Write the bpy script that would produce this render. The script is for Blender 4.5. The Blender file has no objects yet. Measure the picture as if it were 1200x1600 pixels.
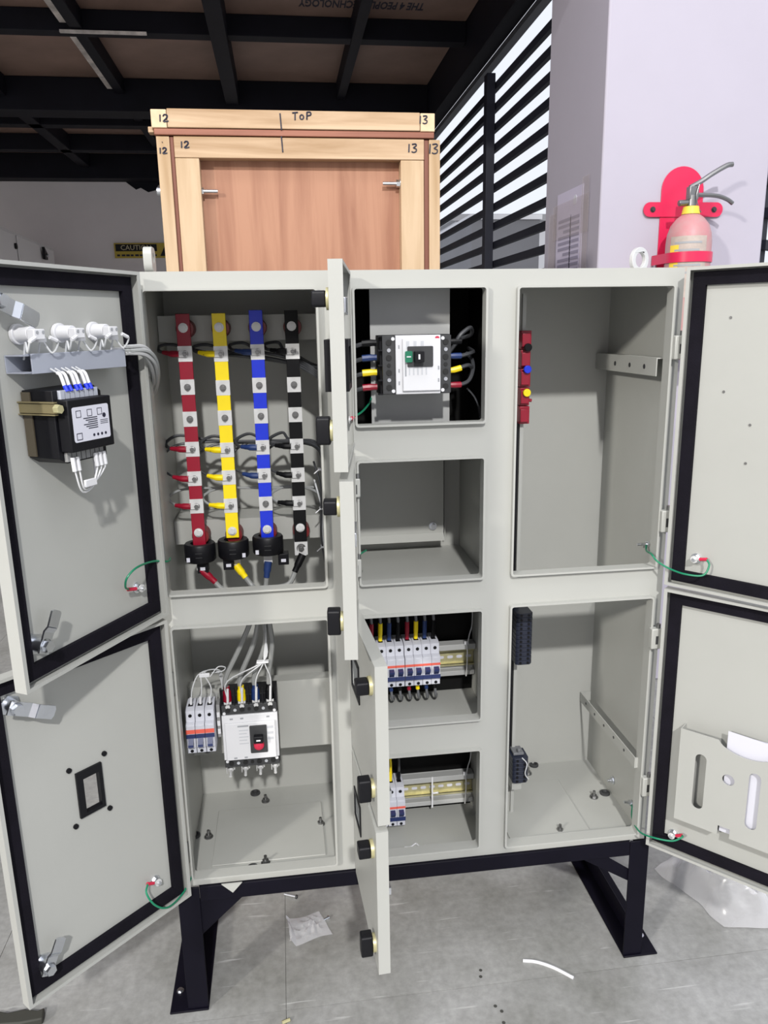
import bpy, bmesh, math, random
from mathutils import Vector, Matrix, noise as mnoise
random.seed(4)
S = bpy.context.scene
COL = S.collection

# ------------------------------------------------------------------ camera
CAM = Vector((0.21993, -1.26530, 1.28726))
R_ = Vector((0.99119105, -0.13138128, -0.01671138))
U_ = Vector((0.04697583, 0.23078423, 0.97187032))
F_ = Vector((0.12382884, 0.96409419, -0.23492301))
FP = 1200.0
cd = bpy.data.cameras.new('camera')
cam = bpy.data.objects.new('camera', cd)
COL.objects.link(cam)
cd.sensor_fit = 'AUTO'; cd.sensor_width = 36.0; cd.lens = 36.0 * FP / 1600.0
cd.clip_start = 0.02
cam.matrix_world = Matrix(((R_.x, U_.x, -F_.x, CAM.x), (R_.y, U_.y, -F_.y, CAM.y), (R_.z, U_.z, -F_.z, CAM.z), (0, 0, 0, 1)))
S.camera = cam

# ------------------------------------------------------------------ world, lights, exposure
S.view_settings.view_transform = 'Standard'
try: S.view_settings.look = 'None'
except Exception: pass
S.view_settings.gamma = 1.0
S.view_settings.use_curve_mapping = False
S.view_settings.exposure = 0.08
w = bpy.data.worlds.new('world'); S.world = w; w.use_nodes = True
bg = w.node_tree.nodes['Background']
bg.inputs[0].default_value = (0.87, 0.91, 1.0, 1); bg.inputs[1].default_value = 0.98

def area(name, loc, target, size, power, color):
    l = bpy.data.lights.new(name, 'AREA'); l.shape = 'DISK'; l.size = size
    l.energy = power; l.color = color
    o = bpy.data.objects.new(name, l); COL.objects.link(o)
    o.location = loc
    o.rotation_euler = (Vector(target) - Vector(loc)).to_track_quat('-Z', 'Y').to_euler()
    return o
# bright high-bay lamp far down the hall, in front of the cabinet
area('hall_or_fill_lamp', (0.25, -8.0, 6.75), (0.45, 0, 0.9), 0.35, 800, (1.0, 0.985, 0.96))
# second one further to the left
area('hall_or_fill_lamp', (-6.5, -6.5, 4.5), (0.45, 0, 0.9), 0.6, 560, (1.0, 0.965, 0.89))
# unseen overhead fill lamps, added to brighten frame, floor and doors
area('hall_or_fill_lamp', (-0.5, -1.6, 4.5), (-0.3, -1.2, 0), 0.9, 18, (1.0, 0.99, 0.985))
area('hall_or_fill_lamp', (1.5, -1.6, 4.5), (1.3, -1.2, 0), 0.9, 18, (1.0, 0.99, 0.985))

# ------------------------------------------------------------------ helpers
def at(px, py, ax, val):
    """the point of the photograph's sight line (px, py) that lies on the plane ax = val"""
    d = F_ + R_ * ((px - 600) / FP) - U_ * ((py - 800) / FP)
    i = 'xyz'.index(ax); t = (val - CAM[i]) / d[i]
    return CAM + d * t

MATS = {}
def mat(name, col, rough=0.5, metal=0.0, noise=0.0, nscale=20.0, bump=0.0, bscale=200.0, spec=0.5, stretch=None, col2=None, alpha=1.0, trans=0.0, coat=0.0):
    if name in MATS: return MATS[name]
    m = bpy.data.materials.new(name); m.use_nodes = True
    nt = m.node_tree; b = nt.nodes['Principled BSDF']
    b.inputs['Base Color'].default_value = (*col, 1); b.inputs['Roughness'].default_value = rough
    b.inputs['Metallic'].default_value = metal
    b.inputs['Specular IOR Level'].default_value = spec
    b.inputs['Alpha'].default_value = alpha
    b.inputs['Transmission Weight'].default_value = trans
    b.inputs['Coat Weight'].default_value = coat
    tc = nt.nodes.new('ShaderNodeTexCoord'); mp = nt.nodes.new('ShaderNodeMapping')
    nt.links.new(tc.outputs['Object'], mp.inputs[0])
    if stretch: mp.inputs['Scale'].default_value = stretch
    if noise > 0 or col2:
        n = nt.nodes.new('ShaderNodeTexNoise'); n.inputs['Scale'].default_value = nscale
        n.inputs['Detail'].default_value = 6; n.inputs['Roughness'].default_value = 0.6
        nt.links.new(mp.outputs[0], n.inputs['Vector'])
        rp = nt.nodes.new('ShaderNodeValToRGB'); nt.links.new(n.outputs['Fac'], rp.inputs[0])
        c2 = col2 or tuple(min(1, c * (1 + noise)) for c in col)
        c1 = col if col2 else tuple(c * (1 - noise) for c in col)
        rp.color_ramp.elements[0].position = 0.32; rp.color_ramp.elements[0].color = (*c1, 1)
        rp.color_ramp.elements[1].position = 0.68; rp.color_ramp.elements[1].color = (*c2, 1)
        nt.links.new(rp.outputs[0], b.inputs['Base Color'])
    if bump > 0:
        n2 = nt.nodes.new('ShaderNodeTexNoise'); n2.inputs['Scale'].default_value = bscale
        n2.inputs['Detail'].default_value = 4
        nt.links.new(mp.outputs[0], n2.inputs['Vector'])
        bp = nt.nodes.new('ShaderNodeBump'); bp.inputs['Strength'].default_value = bump; bp.inputs['Distance'].default_value = 0.002
        nt.links.new(n2.outputs['Fac'], bp.inputs['Height']); nt.links.new(bp.outputs[0], b.inputs['Normal'])
    MATS[name] = m
    return m

RAL = mat('pebble_grey_powder_coat', (0.395, 0.398, 0.375), 0.42, noise=0.02, nscale=6, bump=0.06, bscale=900)
GALV = mat('grey_powder_coat', (0.42, 0.425, 0.42), 0.45, noise=0.03, nscale=8, bump=0.05, bscale=700)
BLACKSHEET = mat('black_depth_shade', (0.006, 0.006, 0.006), 0.7, spec=0.15, noise=0.1, nscale=10)  # black colour stands in for unlit compartment depth
GASK = mat('black_foam_gasket', (0.007, 0.006, 0.010), 0.8, spec=0.12, noise=0.25, nscale=14, bump=0.3, bscale=500)
BLKPL = mat('black_plastic', (0.005, 0.005, 0.007), 0.45, spec=0.25, bump=0.05, bscale=600)
DKPL = mat('charcoal_plastic', (0.035, 0.036, 0.038), 0.5, bump=0.08, bscale=500)
STEELBLK = mat('black_enamel_steel', (0.004, 0.0035, 0.008), 0.5, spec=0.12, noise=0.15, nscale=9)
ZINC = mat('zinc_plated_steel', (0.72, 0.74, 0.78), 0.28, metal=1.0, noise=0.06, nscale=40)
TIN = mat('tinned_copper', (0.66, 0.66, 0.66), 0.42, metal=0.25, noise=0.08, nscale=60)
BRASS = mat('yellow_passivated_steel', (0.56, 0.52, 0.30), 0.42, metal=0.5, noise=0.15, nscale=60)
WHITEPL = mat('white_plastic', (0.68, 0.68, 0.70), 0.4)
LILAC = mat('pale_grey_plastic', (0.56, 0.57, 0.63), 0.42)
BLUEGREY = mat('blue_grey_plastic_duct', (0.34, 0.36, 0.42), 0.5)
RED = mat('red_heat_shrink', (0.27, 0.003, 0.020), 0.38, noise=0.06, nscale=20)
YEL = mat('yellow_heat_shrink', (0.92, 0.70, 0.004), 0.38, noise=0.04, nscale=20)
BLU = mat('blue_heat_shrink', (0.006, 0.030, 0.62), 0.36, noise=0.06, nscale=20)
BLK = mat('black_heat_shrink', (0.004, 0.004, 0.005), 0.45, spec=0.2)
NAVY = mat('navy_blue_plastic', (0.018, 0.030, 0.11), 0.4)
BLUSL = mat('dark_blue_sleeve', (0.012, 0.035, 0.14), 0.45)
DKRED = mat('dark_red_insulator', (0.16, 0.010, 0.012), 0.35)
GREYCAB = mat('grey_cable_jacket', (0.26, 0.265, 0.26), 0.5)
DKWIRE = mat('dark_grey_wire', (0.045, 0.047, 0.052), 0.45)
LTWIRE = mat('light_grey_wire', (0.55, 0.56, 0.57), 0.45)
GREEN = mat('green_wire', (0.006, 0.20, 0.10), 0.4)
GRNBTN = mat('green_plastic', (0.01, 0.17, 0.09), 0.4)
REDPL = mat('red_plastic', (0.55, 0.02, 0.06), 0.4)
STRIPE = mat('red_print', (0.75, 0.12, 0.08), 0.5)
PRINT = mat('grey_print', (0.32, 0.33, 0.35), 0.6)
INK = mat('black_ink', (0.012, 0.012, 0.03), 0.6)
PAPER = mat('white_paper', (0.60, 0.60, 0.67), 0.7)
LIDCOL = mat('smoked_clear_plastic', (0.10, 0.085, 0.055), 0.2, alpha=0.55)
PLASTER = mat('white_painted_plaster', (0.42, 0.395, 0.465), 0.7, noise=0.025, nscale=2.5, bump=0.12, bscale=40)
PLASTER2 = mat('shop_wall_paint', (0.74, 0.70, 0.70), 0.75, noise=0.05, nscale=1.5)
PLY = mat('film_faced_plywood', (0.27, 0.175, 0.14), 0.6, noise=0.22, nscale=2.4, bump=0.1, bscale=30)
BEAM = mat('black_steel_beam', (0.008, 0.008, 0.013), 0.6, spec=0.15, noise=0.2, nscale=5)
SLAT = mat('dark_blue_grey_steel', (0.012, 0.013, 0.021), 0.5, spec=0.2)
FIRE = mat('signal_red_paint', (0.62, 0.015, 0.075), 0.35, noise=0.06, nscale=12)
DUSTY = mat('dusty_red_cylinder', (0.42, 0.31, 0.29), 0.45, noise=0.12, nscale=9, col2=(0.52, 0.17, 0.20))
STEELGR = mat('dull_nickel_steel', (0.24, 0.24, 0.24), 0.35, metal=0.9)
YLAB = mat('yellow_paint', (0.80, 0.58, 0.06), 0.5)
BAT = mat('dirty_white_or_gap_light', (0.62, 0.57, 0.54), 0.6, noise=0.5, nscale=9)

def wood(name, c1, c2, axis):
    m = bpy.data.materials.new(name); m.use_nodes = True; nt = m.node_tree; b = nt.nodes['Principled BSDF']
    tc = nt.nodes.new('ShaderNodeTexCoord'); mp = nt.nodes.new('ShaderNodeMapping')
    sc = [26, 26, 26]; sc['xyz'.index(axis)] = 1.6
    mp.inputs['Scale'].default_value = sc
    nt.links.new(tc.outputs['Object'], mp.inputs[0])
    n = nt.nodes.new('ShaderNodeTexNoise'); n.inputs['Scale'].default_value = 1.0; n.inputs['Detail'].default_value = 8
    n.inputs['Distortion'].default_value = 0.5; n.inputs['Roughness'].default_value = 0.55
    nt.links.new(mp.outputs[0], n.inputs['Vector'])
    rp = nt.nodes.new('ShaderNodeValToRGB')
    rp.color_ramp.elements[0].position = 0.36; rp.color_ramp.elements[0].color = (*c1, 1)
    rp.color_ramp.elements[1].position = 0.60; rp.color_ramp.elements[1].color = (*c2, 1)
    nt.links.new(n.outputs['Fac'], rp.inputs[0]); nt.links.new(rp.outputs[0], b.inputs['Base Color'])
    b.inputs['Roughness'].default_value = 0.6
    bp = nt.nodes.new('ShaderNodeBump'); bp.inputs['Strength'].default_value = 0.15; bp.inputs['Distance'].default_value = 0.002
    nt.links.new(n.outputs['Fac'], bp.inputs['Height']); nt.links.new(bp.outputs[0], b.inputs['Normal'])
    return m
PINEX = wood('pine_grain_across', (0.33, 0.205, 0.105), (0.53, 0.375, 0.24), 'x')
PINEZ = wood('pine_grain_upright', (0.37, 0.24, 0.125), (0.53, 0.385, 0.245), 'z')
PINEEND = wood('pine_end_grain', (0.58, 0.42, 0.26), (0.68, 0.50, 0.32), 'y')
VENEER = wood('pinkish_veneer_plywood', (0.28, 0.122, 0.070), (0.39, 0.195, 0.118), 'z')
PLYEDGE = wood('brown_plywood_edge', (0.17, 0.055, 0.032), (0.30, 0.115, 0.07), 'x')
PLYEDGEZ = wood('brown_plywood_edge_upright', (0.15, 0.05, 0.03), (0.22, 0.08, 0.05), 'z')

def concrete():
    m = bpy.data.materials.new('worn_grey_concrete'); m.use_nodes = True; nt = m.node_tree; b = nt.nodes['Principled BSDF']
    tc = nt.nodes.new('ShaderNodeTexCoord')
    geo = nt.nodes.new('ShaderNodeNewGeometry')
    def noise(s, d, r=0.6):
        n = nt.nodes.new('ShaderNodeTexNoise'); n.inputs['Scale'].default_value = s; n.inputs['Detail'].default_value = d; n.inputs['Roughness'].default_value = r
        nt.links.new(geo.outputs['Position'], n.inputs['Vector']); return n
    a = noise(3.0, 8, 0.65); f = noise(60, 5); 
    rp = nt.nodes.new('ShaderNodeValToRGB'); nt.links.new(a.outputs['Fac'], rp.inputs[0])
    rp.color_ramp.elements[0].position = 0.3; rp.color_ramp.elements[0].color = (0.185, 0.185, 0.17, 1)
    rp.color_ramp.elements[1].position = 0.72; rp.color_ramp.elements[1].color = (0.36, 0.36, 0.355, 1)
    mx = nt.nodes.new('ShaderNodeMixRGB'); mx.blend_type = 'OVERLAY'; mx.inputs[0].default_value = 0.35
    nt.links.new(rp.outputs[0], mx.inputs[1]); nt.links.new(f.outputs['Fac'], mx.inputs[2])
    # scattered pale scratches
    mp = nt.nodes.new('ShaderNodeMapping'); mp.inputs['Rotation'].default_value = (0, 0, 0.5); mp.inputs['Scale'].default_value = (3, 42, 1)
    nt.links.new(geo.outputs['Position'], mp.inputs[0])
    sn = nt.nodes.new('ShaderNodeTexNoise'); sn.inputs['Scale'].default_value = 2.0; sn.inputs['Detail'].default_value = 3
    nt.links.new(mp.outputs[0], sn.inputs['Vector'])
    sr = nt.nodes.new('ShaderNodeValToRGB'); nt.links.new(sn.outputs['Fac'], sr.inputs[0])
    sr.color_ramp.elements[0].position = 0.66; sr.color_ramp.elements[0].color = (0, 0, 0, 1)
    sr.color_ramp.elements[1].position = 0.74; sr.color_ramp.elements[1].color = (0.75, 0.75, 0.75, 1)
    m2 = nt.nodes.new('ShaderNodeMixRGB'); nt.links.new(sr.outputs[0], m2.inputs[0])
    nt.links.new(mx.outputs[0], m2.inputs[1]); m2.inputs[2].default_value = (0.50, 0.50, 0.49, 1)
    oi = nt.nodes.new('ShaderNodeObjectInfo')
    hs = nt.nodes.new('ShaderNodeHueSaturation'); mr = nt.nodes.new('ShaderNodeMapRange')
    mr.inputs['To Min'].default_value = 0.93; mr.inputs['To Max'].default_value = 1.04
    nt.links.new(oi.outputs['Random'], mr.inputs['Value']); nt.links.new(mr.outputs[0], hs.inputs['Value'])
    nt.links.new(m2.outputs[0], hs.inputs['Color']); nt.links.new(hs.outputs[0], b.inputs['Base Color'])
    b.inputs['Roughness'].default_value = 0.42
    bp = nt.nodes.new('ShaderNodeBump'); bp.inputs['Strength'].default_value = 0.12; bp.inputs['Distance'].default_value = 0.002
    nt.links.new(f.outputs['Fac'], bp.inputs['Height']); nt.links.new(bp.outputs[0], b.inputs['Normal'])
    return m
CONC = concrete()

def film():
    m = bpy.data.materials.new('clear_plastic_film'); m.use_nodes = True; nt = m.node_tree; b = nt.nodes['Principled BSDF']
    b.inputs['Base Color'].default_value = (0.86, 0.86, 0.90, 1); b.inputs['Roughness'].default_value = 0.18
    tr = nt.nodes.new('ShaderNodeBsdfTransparent'); mx = nt.nodes.new('ShaderNodeMixShader')
    lw = nt.nodes.new('ShaderNodeLayerWeight'); lw.inputs['Blend'].default_value = 0.45
    mr = nt.nodes.new('ShaderNodeMapRange'); mr.inputs['To Min'].default_value = 0.26; mr.inputs['To Max'].default_value = 0.80
    nt.links.new(lw.outputs['Facing'], mr.inputs['Value'])
    nt.links.new(mr.outputs[0], mx.inputs[0]); nt.links.new(tr.outputs[0], mx.inputs[1]); nt.links.new(b.outputs[0], mx.inputs[2])
    nt.links.new(mx.outputs[0], nt.nodes['Material Output'].inputs['Surface'])
    return m
FILM = film()

class MB:
    """collects shapes (in metres, world axes or under the matrix M) for one mesh"""
    def __init__(s, M=None): s.v = []; s.f = []; s.M = M; s.sm = []
    def add(s, vs, fs, smooth=False):
        o = len(s.v)
        for p in vs:
            p = Vector(p); s.v.append(s.M @ p if s.M else p)
        for q in fs: s.f.append([i + o for i in q]); s.sm.append(smooth)
        return s
    def box(s, x0, x1, y0, y1, z0, z1):
        if x0 > x1: x0, x1 = x1, x0
        if y0 > y1: y0, y1 = y1, y0
        if z0 > z1: z0, z1 = z1, z0
        vs = [(x0, y0, z0), (x1, y0, z0), (x1, y1, z0), (x0, y1, z0), (x0, y0, z1), (x1, y0, z1), (x1, y1, z1), (x0, y1, z1)]
        return s.add(vs, [(0, 3, 2, 1), (4, 5, 6, 7), (0, 1, 5, 4), (1, 2, 6, 5), (2, 3, 7, 6), (3, 0, 4, 7)])
    def cyl(s, p0, p1, r0, r1=None, n=16):
        p0 = Vector(p0); p1 = Vector(p1); r1 = r0 if r1 is None else r1
        d = (p1 - p0).normalized(); a = d.orthogonal().normalized(); b = d.cross(a)
        vs = []
        for p, r in ((p0, r0), (p1, r1)):
            for k in range(n):
                t = 2 * math.pi * k / n; vs.append(p + a * (r * math.cos(t)) + b * (r * math.sin(t)))
        s.add(vs, [(k, (k + 1) % n, n + (k + 1) % n, n + k) for k in range(n)], True)
        o = len(s.v) - 2 * n
        s.f.append([o + k for k in reversed(range(n))]); s.sm.append(False)
        s.f.append([o + n + k for k in range(n)]); s.sm.append(False)
        return s
    def lathe(s, base, axis, prof, n=24):
        base = Vector(base); d = Vector(axis).normalized(); a = d.orthogonal().normalized(); b = d.cross(a)
        vs = []
        for r, h in prof:
            for k in range(n):
                t = 2 * math.pi * k / n; vs.append(base + d * h + a * (r * math.cos(t)) + b * (r * math.sin(t)))
        fs = []
        for j in range(len(prof) - 1):
            for k in range(n): fs.append((j * n + k, j * n + (k + 1) % n, (j + 1) * n + (k + 1) % n, (j + 1) * n + k))
        s.add(vs, fs, True)
        return s
    def tube(s, pts, r, n=8, smooth=6):
        P = [Vector(p) for p in pts]
        if smooth > 1 and len(P) > 2:
            Q = []
            for i in range(len(P) - 1):
                a = P[i - 1] if i else P[i] * 2 - P[i + 1]; b = P[i]; c = P[i + 1]; d = P[i + 2] if i + 2 < len(P) else c * 2 - b
                for k in range(smooth):
                    t = k / smooth
                    Q.append(0.5 * ((2 * b) + (c - a) * t + (2 * a - 5 * b + 4 * c - d) * t * t + (3 * b - a - 3 * c + d) * t ** 3))
            Q.append(P[-1]); P = Q
        vs = []; m = len(P)
        t0 = (P[1] - P[0]).normalized(); a = t0.orthogonal().normalized()
        for i in range(m):
            t = (P[min(i + 1, m - 1)] - P[max(i - 1, 0)]).normalized()
            a = (a - t * a.dot(t)).normalized(); b = t.cross(a)
            rr = r[min(i * len(r) // m, len(r) - 1)] if isinstance(r, (list, tuple)) else r
            for k in range(n):
                q = 2 * math.pi * k / n; vs.append(P[i] + a * (rr * math.cos(q)) + b * (rr * math.sin(q)))
        fs = [(i * n + k, i * n + (k + 1) % n, (i + 1) * n + (k + 1) % n, (i + 1) * n + k) for i in range(m - 1) for k in range(n)]
        s.add(vs, fs, True); o = len(s.v) - m * n
        s.f.append([o + k for k in reversed(range(n))]); s.sm.append(False)
        s.f.append([o + (m - 1) * n + k for k in range(n)]); s.sm.append(False)
        return s
    def prism(s, poly, fr, h):
        """polygon (a, b) extruded along the third axis of the frame fr = (origin, A, B, N)"""
        o, A, B, N = [Vector(q) for q in fr]; n = len(poly)
        vs = [o + A * a + B * b for a, b in poly] + [o + A * a + B * b + N * h for a, b in poly]
        fs = [tuple(range(n))[::-1], tuple(range(n, 2 * n))] + [(k, (k + 1) % n, n + (k + 1) % n, n + k) for k in range(n)]
        return s.add(vs, fs)
    def plate(s, outer, holes, fr, h):
        """flat plate with holes, cut from a filled 2D curve and given the thickness h"""
        cu = bpy.data.curves.new('plate', 'CURVE'); cu.dimensions = '2D'; cu.fill_mode = 'BOTH'; cu.extrude = abs(h) / 2
        for poly in [outer] + holes:
            sp = cu.splines.new('POLY'); sp.points.add(len(poly) - 1); sp.use_cyclic_u = True
            for i, (a, b) in enumerate(poly): sp.points[i].co = (a, b, 0, 1)
        ob = bpy.data.objects.new('plate', cu); me = bpy.data.meshes.new_from_object(ob)
        o, A, B, N = [Vector(q) for q in fr]
        vs = [o + A * v.co.x + B * v.co.y + N * (v.co.z + h / 2) for v in me.vertices]
        s.add(vs, [tuple(p.vertices) for p in me.polygons])
        bpy.data.objects.remove(ob); bpy.data.curves.remove(cu); bpy.data.meshes.remove(me)
        return s
    def text(s, body, size, fr, h=0.0004, bold=0.0):
        cu = bpy.data.curves.new('text', 'FONT'); cu.body = body; cu.size = size; cu.extrude = h; cu.align_x = 'CENTER'; cu.align_y = 'CENTER'; cu.resolution_u = 2; cu.offset = bold
        ob = bpy.data.objects.new('text', cu); me = bpy.data.meshes.new_from_object(ob)
        o, A, B, N = [Vector(q) for q in fr]
        s.add([o + A * v.co.x + B * v.co.y + N * v.co.z for v in me.vertices], [tuple(p.vertices) for p in me.polygons])
        bpy.data.objects.remove(ob); bpy.data.curves.remove(cu); bpy.data.meshes.remove(me)
        return s

def wloc(o):
    p = Vector((0, 0, 0))
    while o: p += o.location; o = o.parent
    return p

def obj(name, mb, m, parent=None, bev=0.0, seg=2, smooth=True):
    xs = [p.x for p in mb.v]; ys = [p.y for p in mb.v]; zs = [p.z for p in mb.v]
    org = Vector(((min(xs) + max(xs)) / 2, (min(ys) + max(ys)) / 2, min(zs)))
    me = bpy.data.meshes.new(name); me.from_pydata([tuple(p - org) for p in mb.v], [], mb.f)
    me.materials.append(m)
    bm = bmesh.new(); bm.from_mesh(me)
    bmesh.ops.remove_doubles(bm, verts=bm.verts, dist=1e-6)
    bmesh.ops.recalc_face_normals(bm, faces=bm.faces)
    for e in bm.edges:
        if len(e.link_faces) == 2 and e.calc_face_angle(0) > 0.7: e.smooth = False
    for f in bm.faces: f.smooth = smooth and (bev > 0 or any(mb.sm))
    bm.to_mesh(me); bm.free()
    o = bpy.data.objects.new(name, me); COL.objects.link(o)
    if parent: o.parent = parent; o.location = org - wloc(parent)
    else: o.location = org
    if bev > 0:
        b = o.modifiers.new('bevel', 'BEVEL'); b.width = bev; b.segments = seg; b.limit_method = 'ANGLE'; b.angle_limit = 0.7
    return o

def clone(o, delta, parent=None, name=None):
    """a copy of one mesh object, moved by delta, sharing its mesh"""
    c = o.copy(); COL.objects.link(c); c.parent = parent or o.parent
    c.location = o.location + Vector(delta)
    return c

def tag(o, label=None, cat=None, group=None, kind=None):
    if label: o['label'] = label
    if cat: o['category'] = cat
    if group: o['group'] = group
    if kind: o['kind'] = kind
    return o

def thing(name, loc, label, cat, group=None):
    o = bpy.data.objects.new(name, None); o.empty_display_size = 0.02; COL.objects.link(o); o.location = loc
    return tag(o, label, cat, group)

def rrect(a0, a1, b0, b1, r=0.004, n=4):
    out = []
    for cx, cy, t0 in ((a1 - r, b0 + r, -90), (a1 - r, b1 - r, 0), (a0 + r, b1 - r, 90), (a0 + r, b0 + r, 180)):
        for k in range(n + 1):
            t = math.radians(t0 + 90 * k / n); out.append((cx + r * math.cos(t), cy + r * math.sin(t)))
    return out
def circle(a, b, r, n=16): return [(a + r * math.cos(2 * math.pi * k / n), b + r * math.sin(2 * math.pi * k / n)) for k in range(n)]
def rect(a0, a1, b0, b1): return [(a0, b0), (a1, b0), (a1, b1), (a0, b1)]
X, Y, Z = Vector((1, 0, 0)), Vector((0, 1, 0)), Vector((0, 0, 1))

def bolt_mb(p, axis, r=0.006, h=0.005, stud=0.0, washer=True):
    p = Vector(p); a = Vector(axis).normalized(); m = MB()
    if washer: m.cyl(p, p + a * 0.0015, r * 1.45, n=14)
    m.cyl(p + a * 0.0012, p + a * (0.0012 + h), r, n=6)
    if stud: m.cyl(p + a * h, p + a * (h + stud), r * 0.5, n=10)
    return m

# ------------------------------------------------------------------ the setting
def struct(name, mb, m, parent=None, bev=0.0):
    o = obj(name, mb, m, parent, bev); 
    if not parent: o['kind'] = 'structure'
    return o
floor = struct('floor', MB().box(-9.0, 4.0, -11.0, 6.2, -0.12, -0.012), CONC)
fx = [-9.0, -1.63, -1.03, -0.43, 0.171, 1.40, 2.2, 4.0]; fy = [-11.0, -2.4, -1.2, -0.026, 0.62, 1.8, 3.2, 4.6, 6.2]
for i in range(len(fx) - 1):
    for j in range(len(fy) - 1):
        obj('floor_slab', MB().box(fx[i] + 0.0005, fx[i + 1] - 0.0005, fy[j] + 0.0005, fy[j + 1] - 0.0005, -0.012, 0), CONC, floor)

struct('wall_back', MB().box(-9.0, 1.5, 6.0, 6.12, 0, 2.75), PLASTER2)
struct('wall_left_unseen', MB().box(-9.1, -9.0, -11.0, 6.12, 0, 8.0), PLASTER2)  # unseen wall, added to darken the loft and block low sky light
struct('wall_front_unseen', MB().box(-9.0, 4.0, -11.1, -11.0, 0, 8.0), PLASTER2)  # unseen wall behind the viewer, added to block low sky light
# pillar with the fire extinguisher
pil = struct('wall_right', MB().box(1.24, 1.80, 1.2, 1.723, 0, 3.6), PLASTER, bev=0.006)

# loft: plywood sheets on black steel beams
loft = struct('ceiling', MB().box(-9.0, 1.183, 1.2, 6.0, 2.735, 2.80), PLY)
px_ = [-9.0, -3.2, -1.95, -0.62, 0.04, 0.655, 1.183]; py_ = [1.2, 2.52, 3.90, 5.10, 6.1]
for i in range(len(px_) - 1):
    for j in range(len(py_) - 1):
        obj('plywood_sheet', MB().box(px_[i] + .002, px_[i + 1] - .002, py_[j] + .002, py_[j + 1] - .002, 2.712, 2.735), PLY, loft)
def beam(x0, x1, y0, y1, z0, z1, m=None): return obj('steel_beam', MB().box(x0, x1, y0, y1, z0, z1), m or BEAM, loft, 0.003)
beam(-9.0, 1.184, 3.80, 3.98, 2.535, 2.71)           # big cross beam
beam(-9.0, 1.184, 2.80, 2.88, 2.62, 2.711)
beam(-9.0, 1.184, 4.42, 4.52, 2.60, 2.711)
beam(-9.0, 1.184, 5.16, 5.26, 2.60, 2.711)
beam(-9.0, 1.184, 5.82, 5.99, 2.52, 2.711)
beam(-0.03, 0.045, 1.2, 3.79, 2.575, 2.7115)        # long beam towards the viewer
beam(0.625, 0.675, 1.2, 3.79, 2.615, 2.7118)
beam(-1.34, -1.26, 3.985, 5.8, 2.60, 2.7114)
beam(-1.34, -1.26, 1.2, 3.79, 2.60, 2.7114)
beam(-2.2, -2.12, 1.2, 5.8, 2.60, 2.7116)
beam(1.185, 1.262, 1.2, 5.99, 2.50, 2.75)             # edge beam along the grille
obj('edge_flange', MB().box(1.262, 1.30, 1.73, 5.99, 2.475, 2.50), mat('grey_steel_edge', (0.07, 0.072, 0.082), 0.5), loft)
# pale worn battens under the sheets, and one pale strip for gap light
q0, q1 = at(75, 0, 'z', 2.648), at(170, 133, 'z', 2.648); bxm = (q0.x + q1.x) / 2
obj('batten_or_gap_light', MB().box(bxm - .022, bxm + .020, 1.2, 2.79, 2.648, 2.70), BAT, loft, 0.002)
obj('batten_or_gap_light', MB().box(bxm - .022, bxm + .020, 2.885, 3.79, 2.648, 2.70), BAT, loft, 0.002)
q0, q1 = at(95, 66, 'y', 2.79), at(230, 66, 'y', 2.79)
obj('batten_or_gap_light', MB().box(q0.x, q1.x, 2.783, 2.799, 2.608, 2.619), BAT, loft)  # pale strip painted in for light coming through a gap
obj('batten_or_gap_light', MB().box(bxm - .034, bxm, 3.985, 4.41, 2.648, 2.70), mat('brown_dirty_batten', (.22, .17, .15), .7), loft, 0.002)
beam(bxm + .021, bxm + .075, 1.2, 5.8, 2.625, 2.7112)
# printing on a sheet, upside down to the viewer
tq = at(566, 7, 'z', 2.7115)
obj('printed_lettering', MB().text('THE 4 PEOPLE TECHNOLOGY', 0.043, (tuple(tq), -X, Y * 2.6, -Z), 0.0003, 0.0012), INK, loft)
obj('printed_lettering', MB().text('THE 4 PEOPLE', 0.05, ((-0.83, 4.86, 2.7115), -X, Y * 2.0, -Z), 0.0003), INK, loft)
# torn dark tape hanging at the top of the back wall
tb = MB(); q = [(-1.02, 2.52), (-0.94, 2.46), (-0.90, 2.475), (-0.84, 2.44), (-0.78, 2.455), (-0.75, 2.50), (-0.73, 2.49), (-0.72, 2.52)]
tb.prism(q, ((0, 5.985, 0), X, Z, Y), 0.006)
obj('torn_edge', tb, BEAM, loft)

# louvre grille in the side wall
SP = 0.0885
def grille(name, M, length, zs, posts):
    g = None
    for k, z in enumerate(zs):
        mb = MB(M).box(0.0, 0.020, 0, length, z - 0.0155, z + 0.0155)
        if g is None:
            g = obj(name, MB(M).box(-0.004, 0.0, 0, 0.05, zs[0] - .02, zs[-1] + .02).box(-0.004, 0.0, length - .05, length, zs[0] - .02, zs[-1] + .02), SLAT); g['kind'] = 'structure'
        obj('slat', mb, SLAT, g)
    for y in posts: obj('post', MB(M).box(-0.045, -0.004, y - .028, y + .028, 0.0, zs[-1] + .05), SLAT, g, 0.002)
    return g
zs = [2.372 - SP * k for k in range(15)]
gr = grille('window_1', Matrix.Translation((1.275, 1.73, 0)), 4.25, zs[::-1], [0.87, 2.35])
struct('wall_parapet', MB().box(1.275, 1.375, 1.73, 6.1, 0, 1.10), PLASTER2)
M2 = Matrix.Translation((1.83, 1.26, 0)) @ Matrix.Rotation(math.radians(-55), 4, 'Z')
grille('window_2', M2, 1.6, [2.04 - SP * 1.15 * k for k in range(9)][::-1], [0.75])
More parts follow.
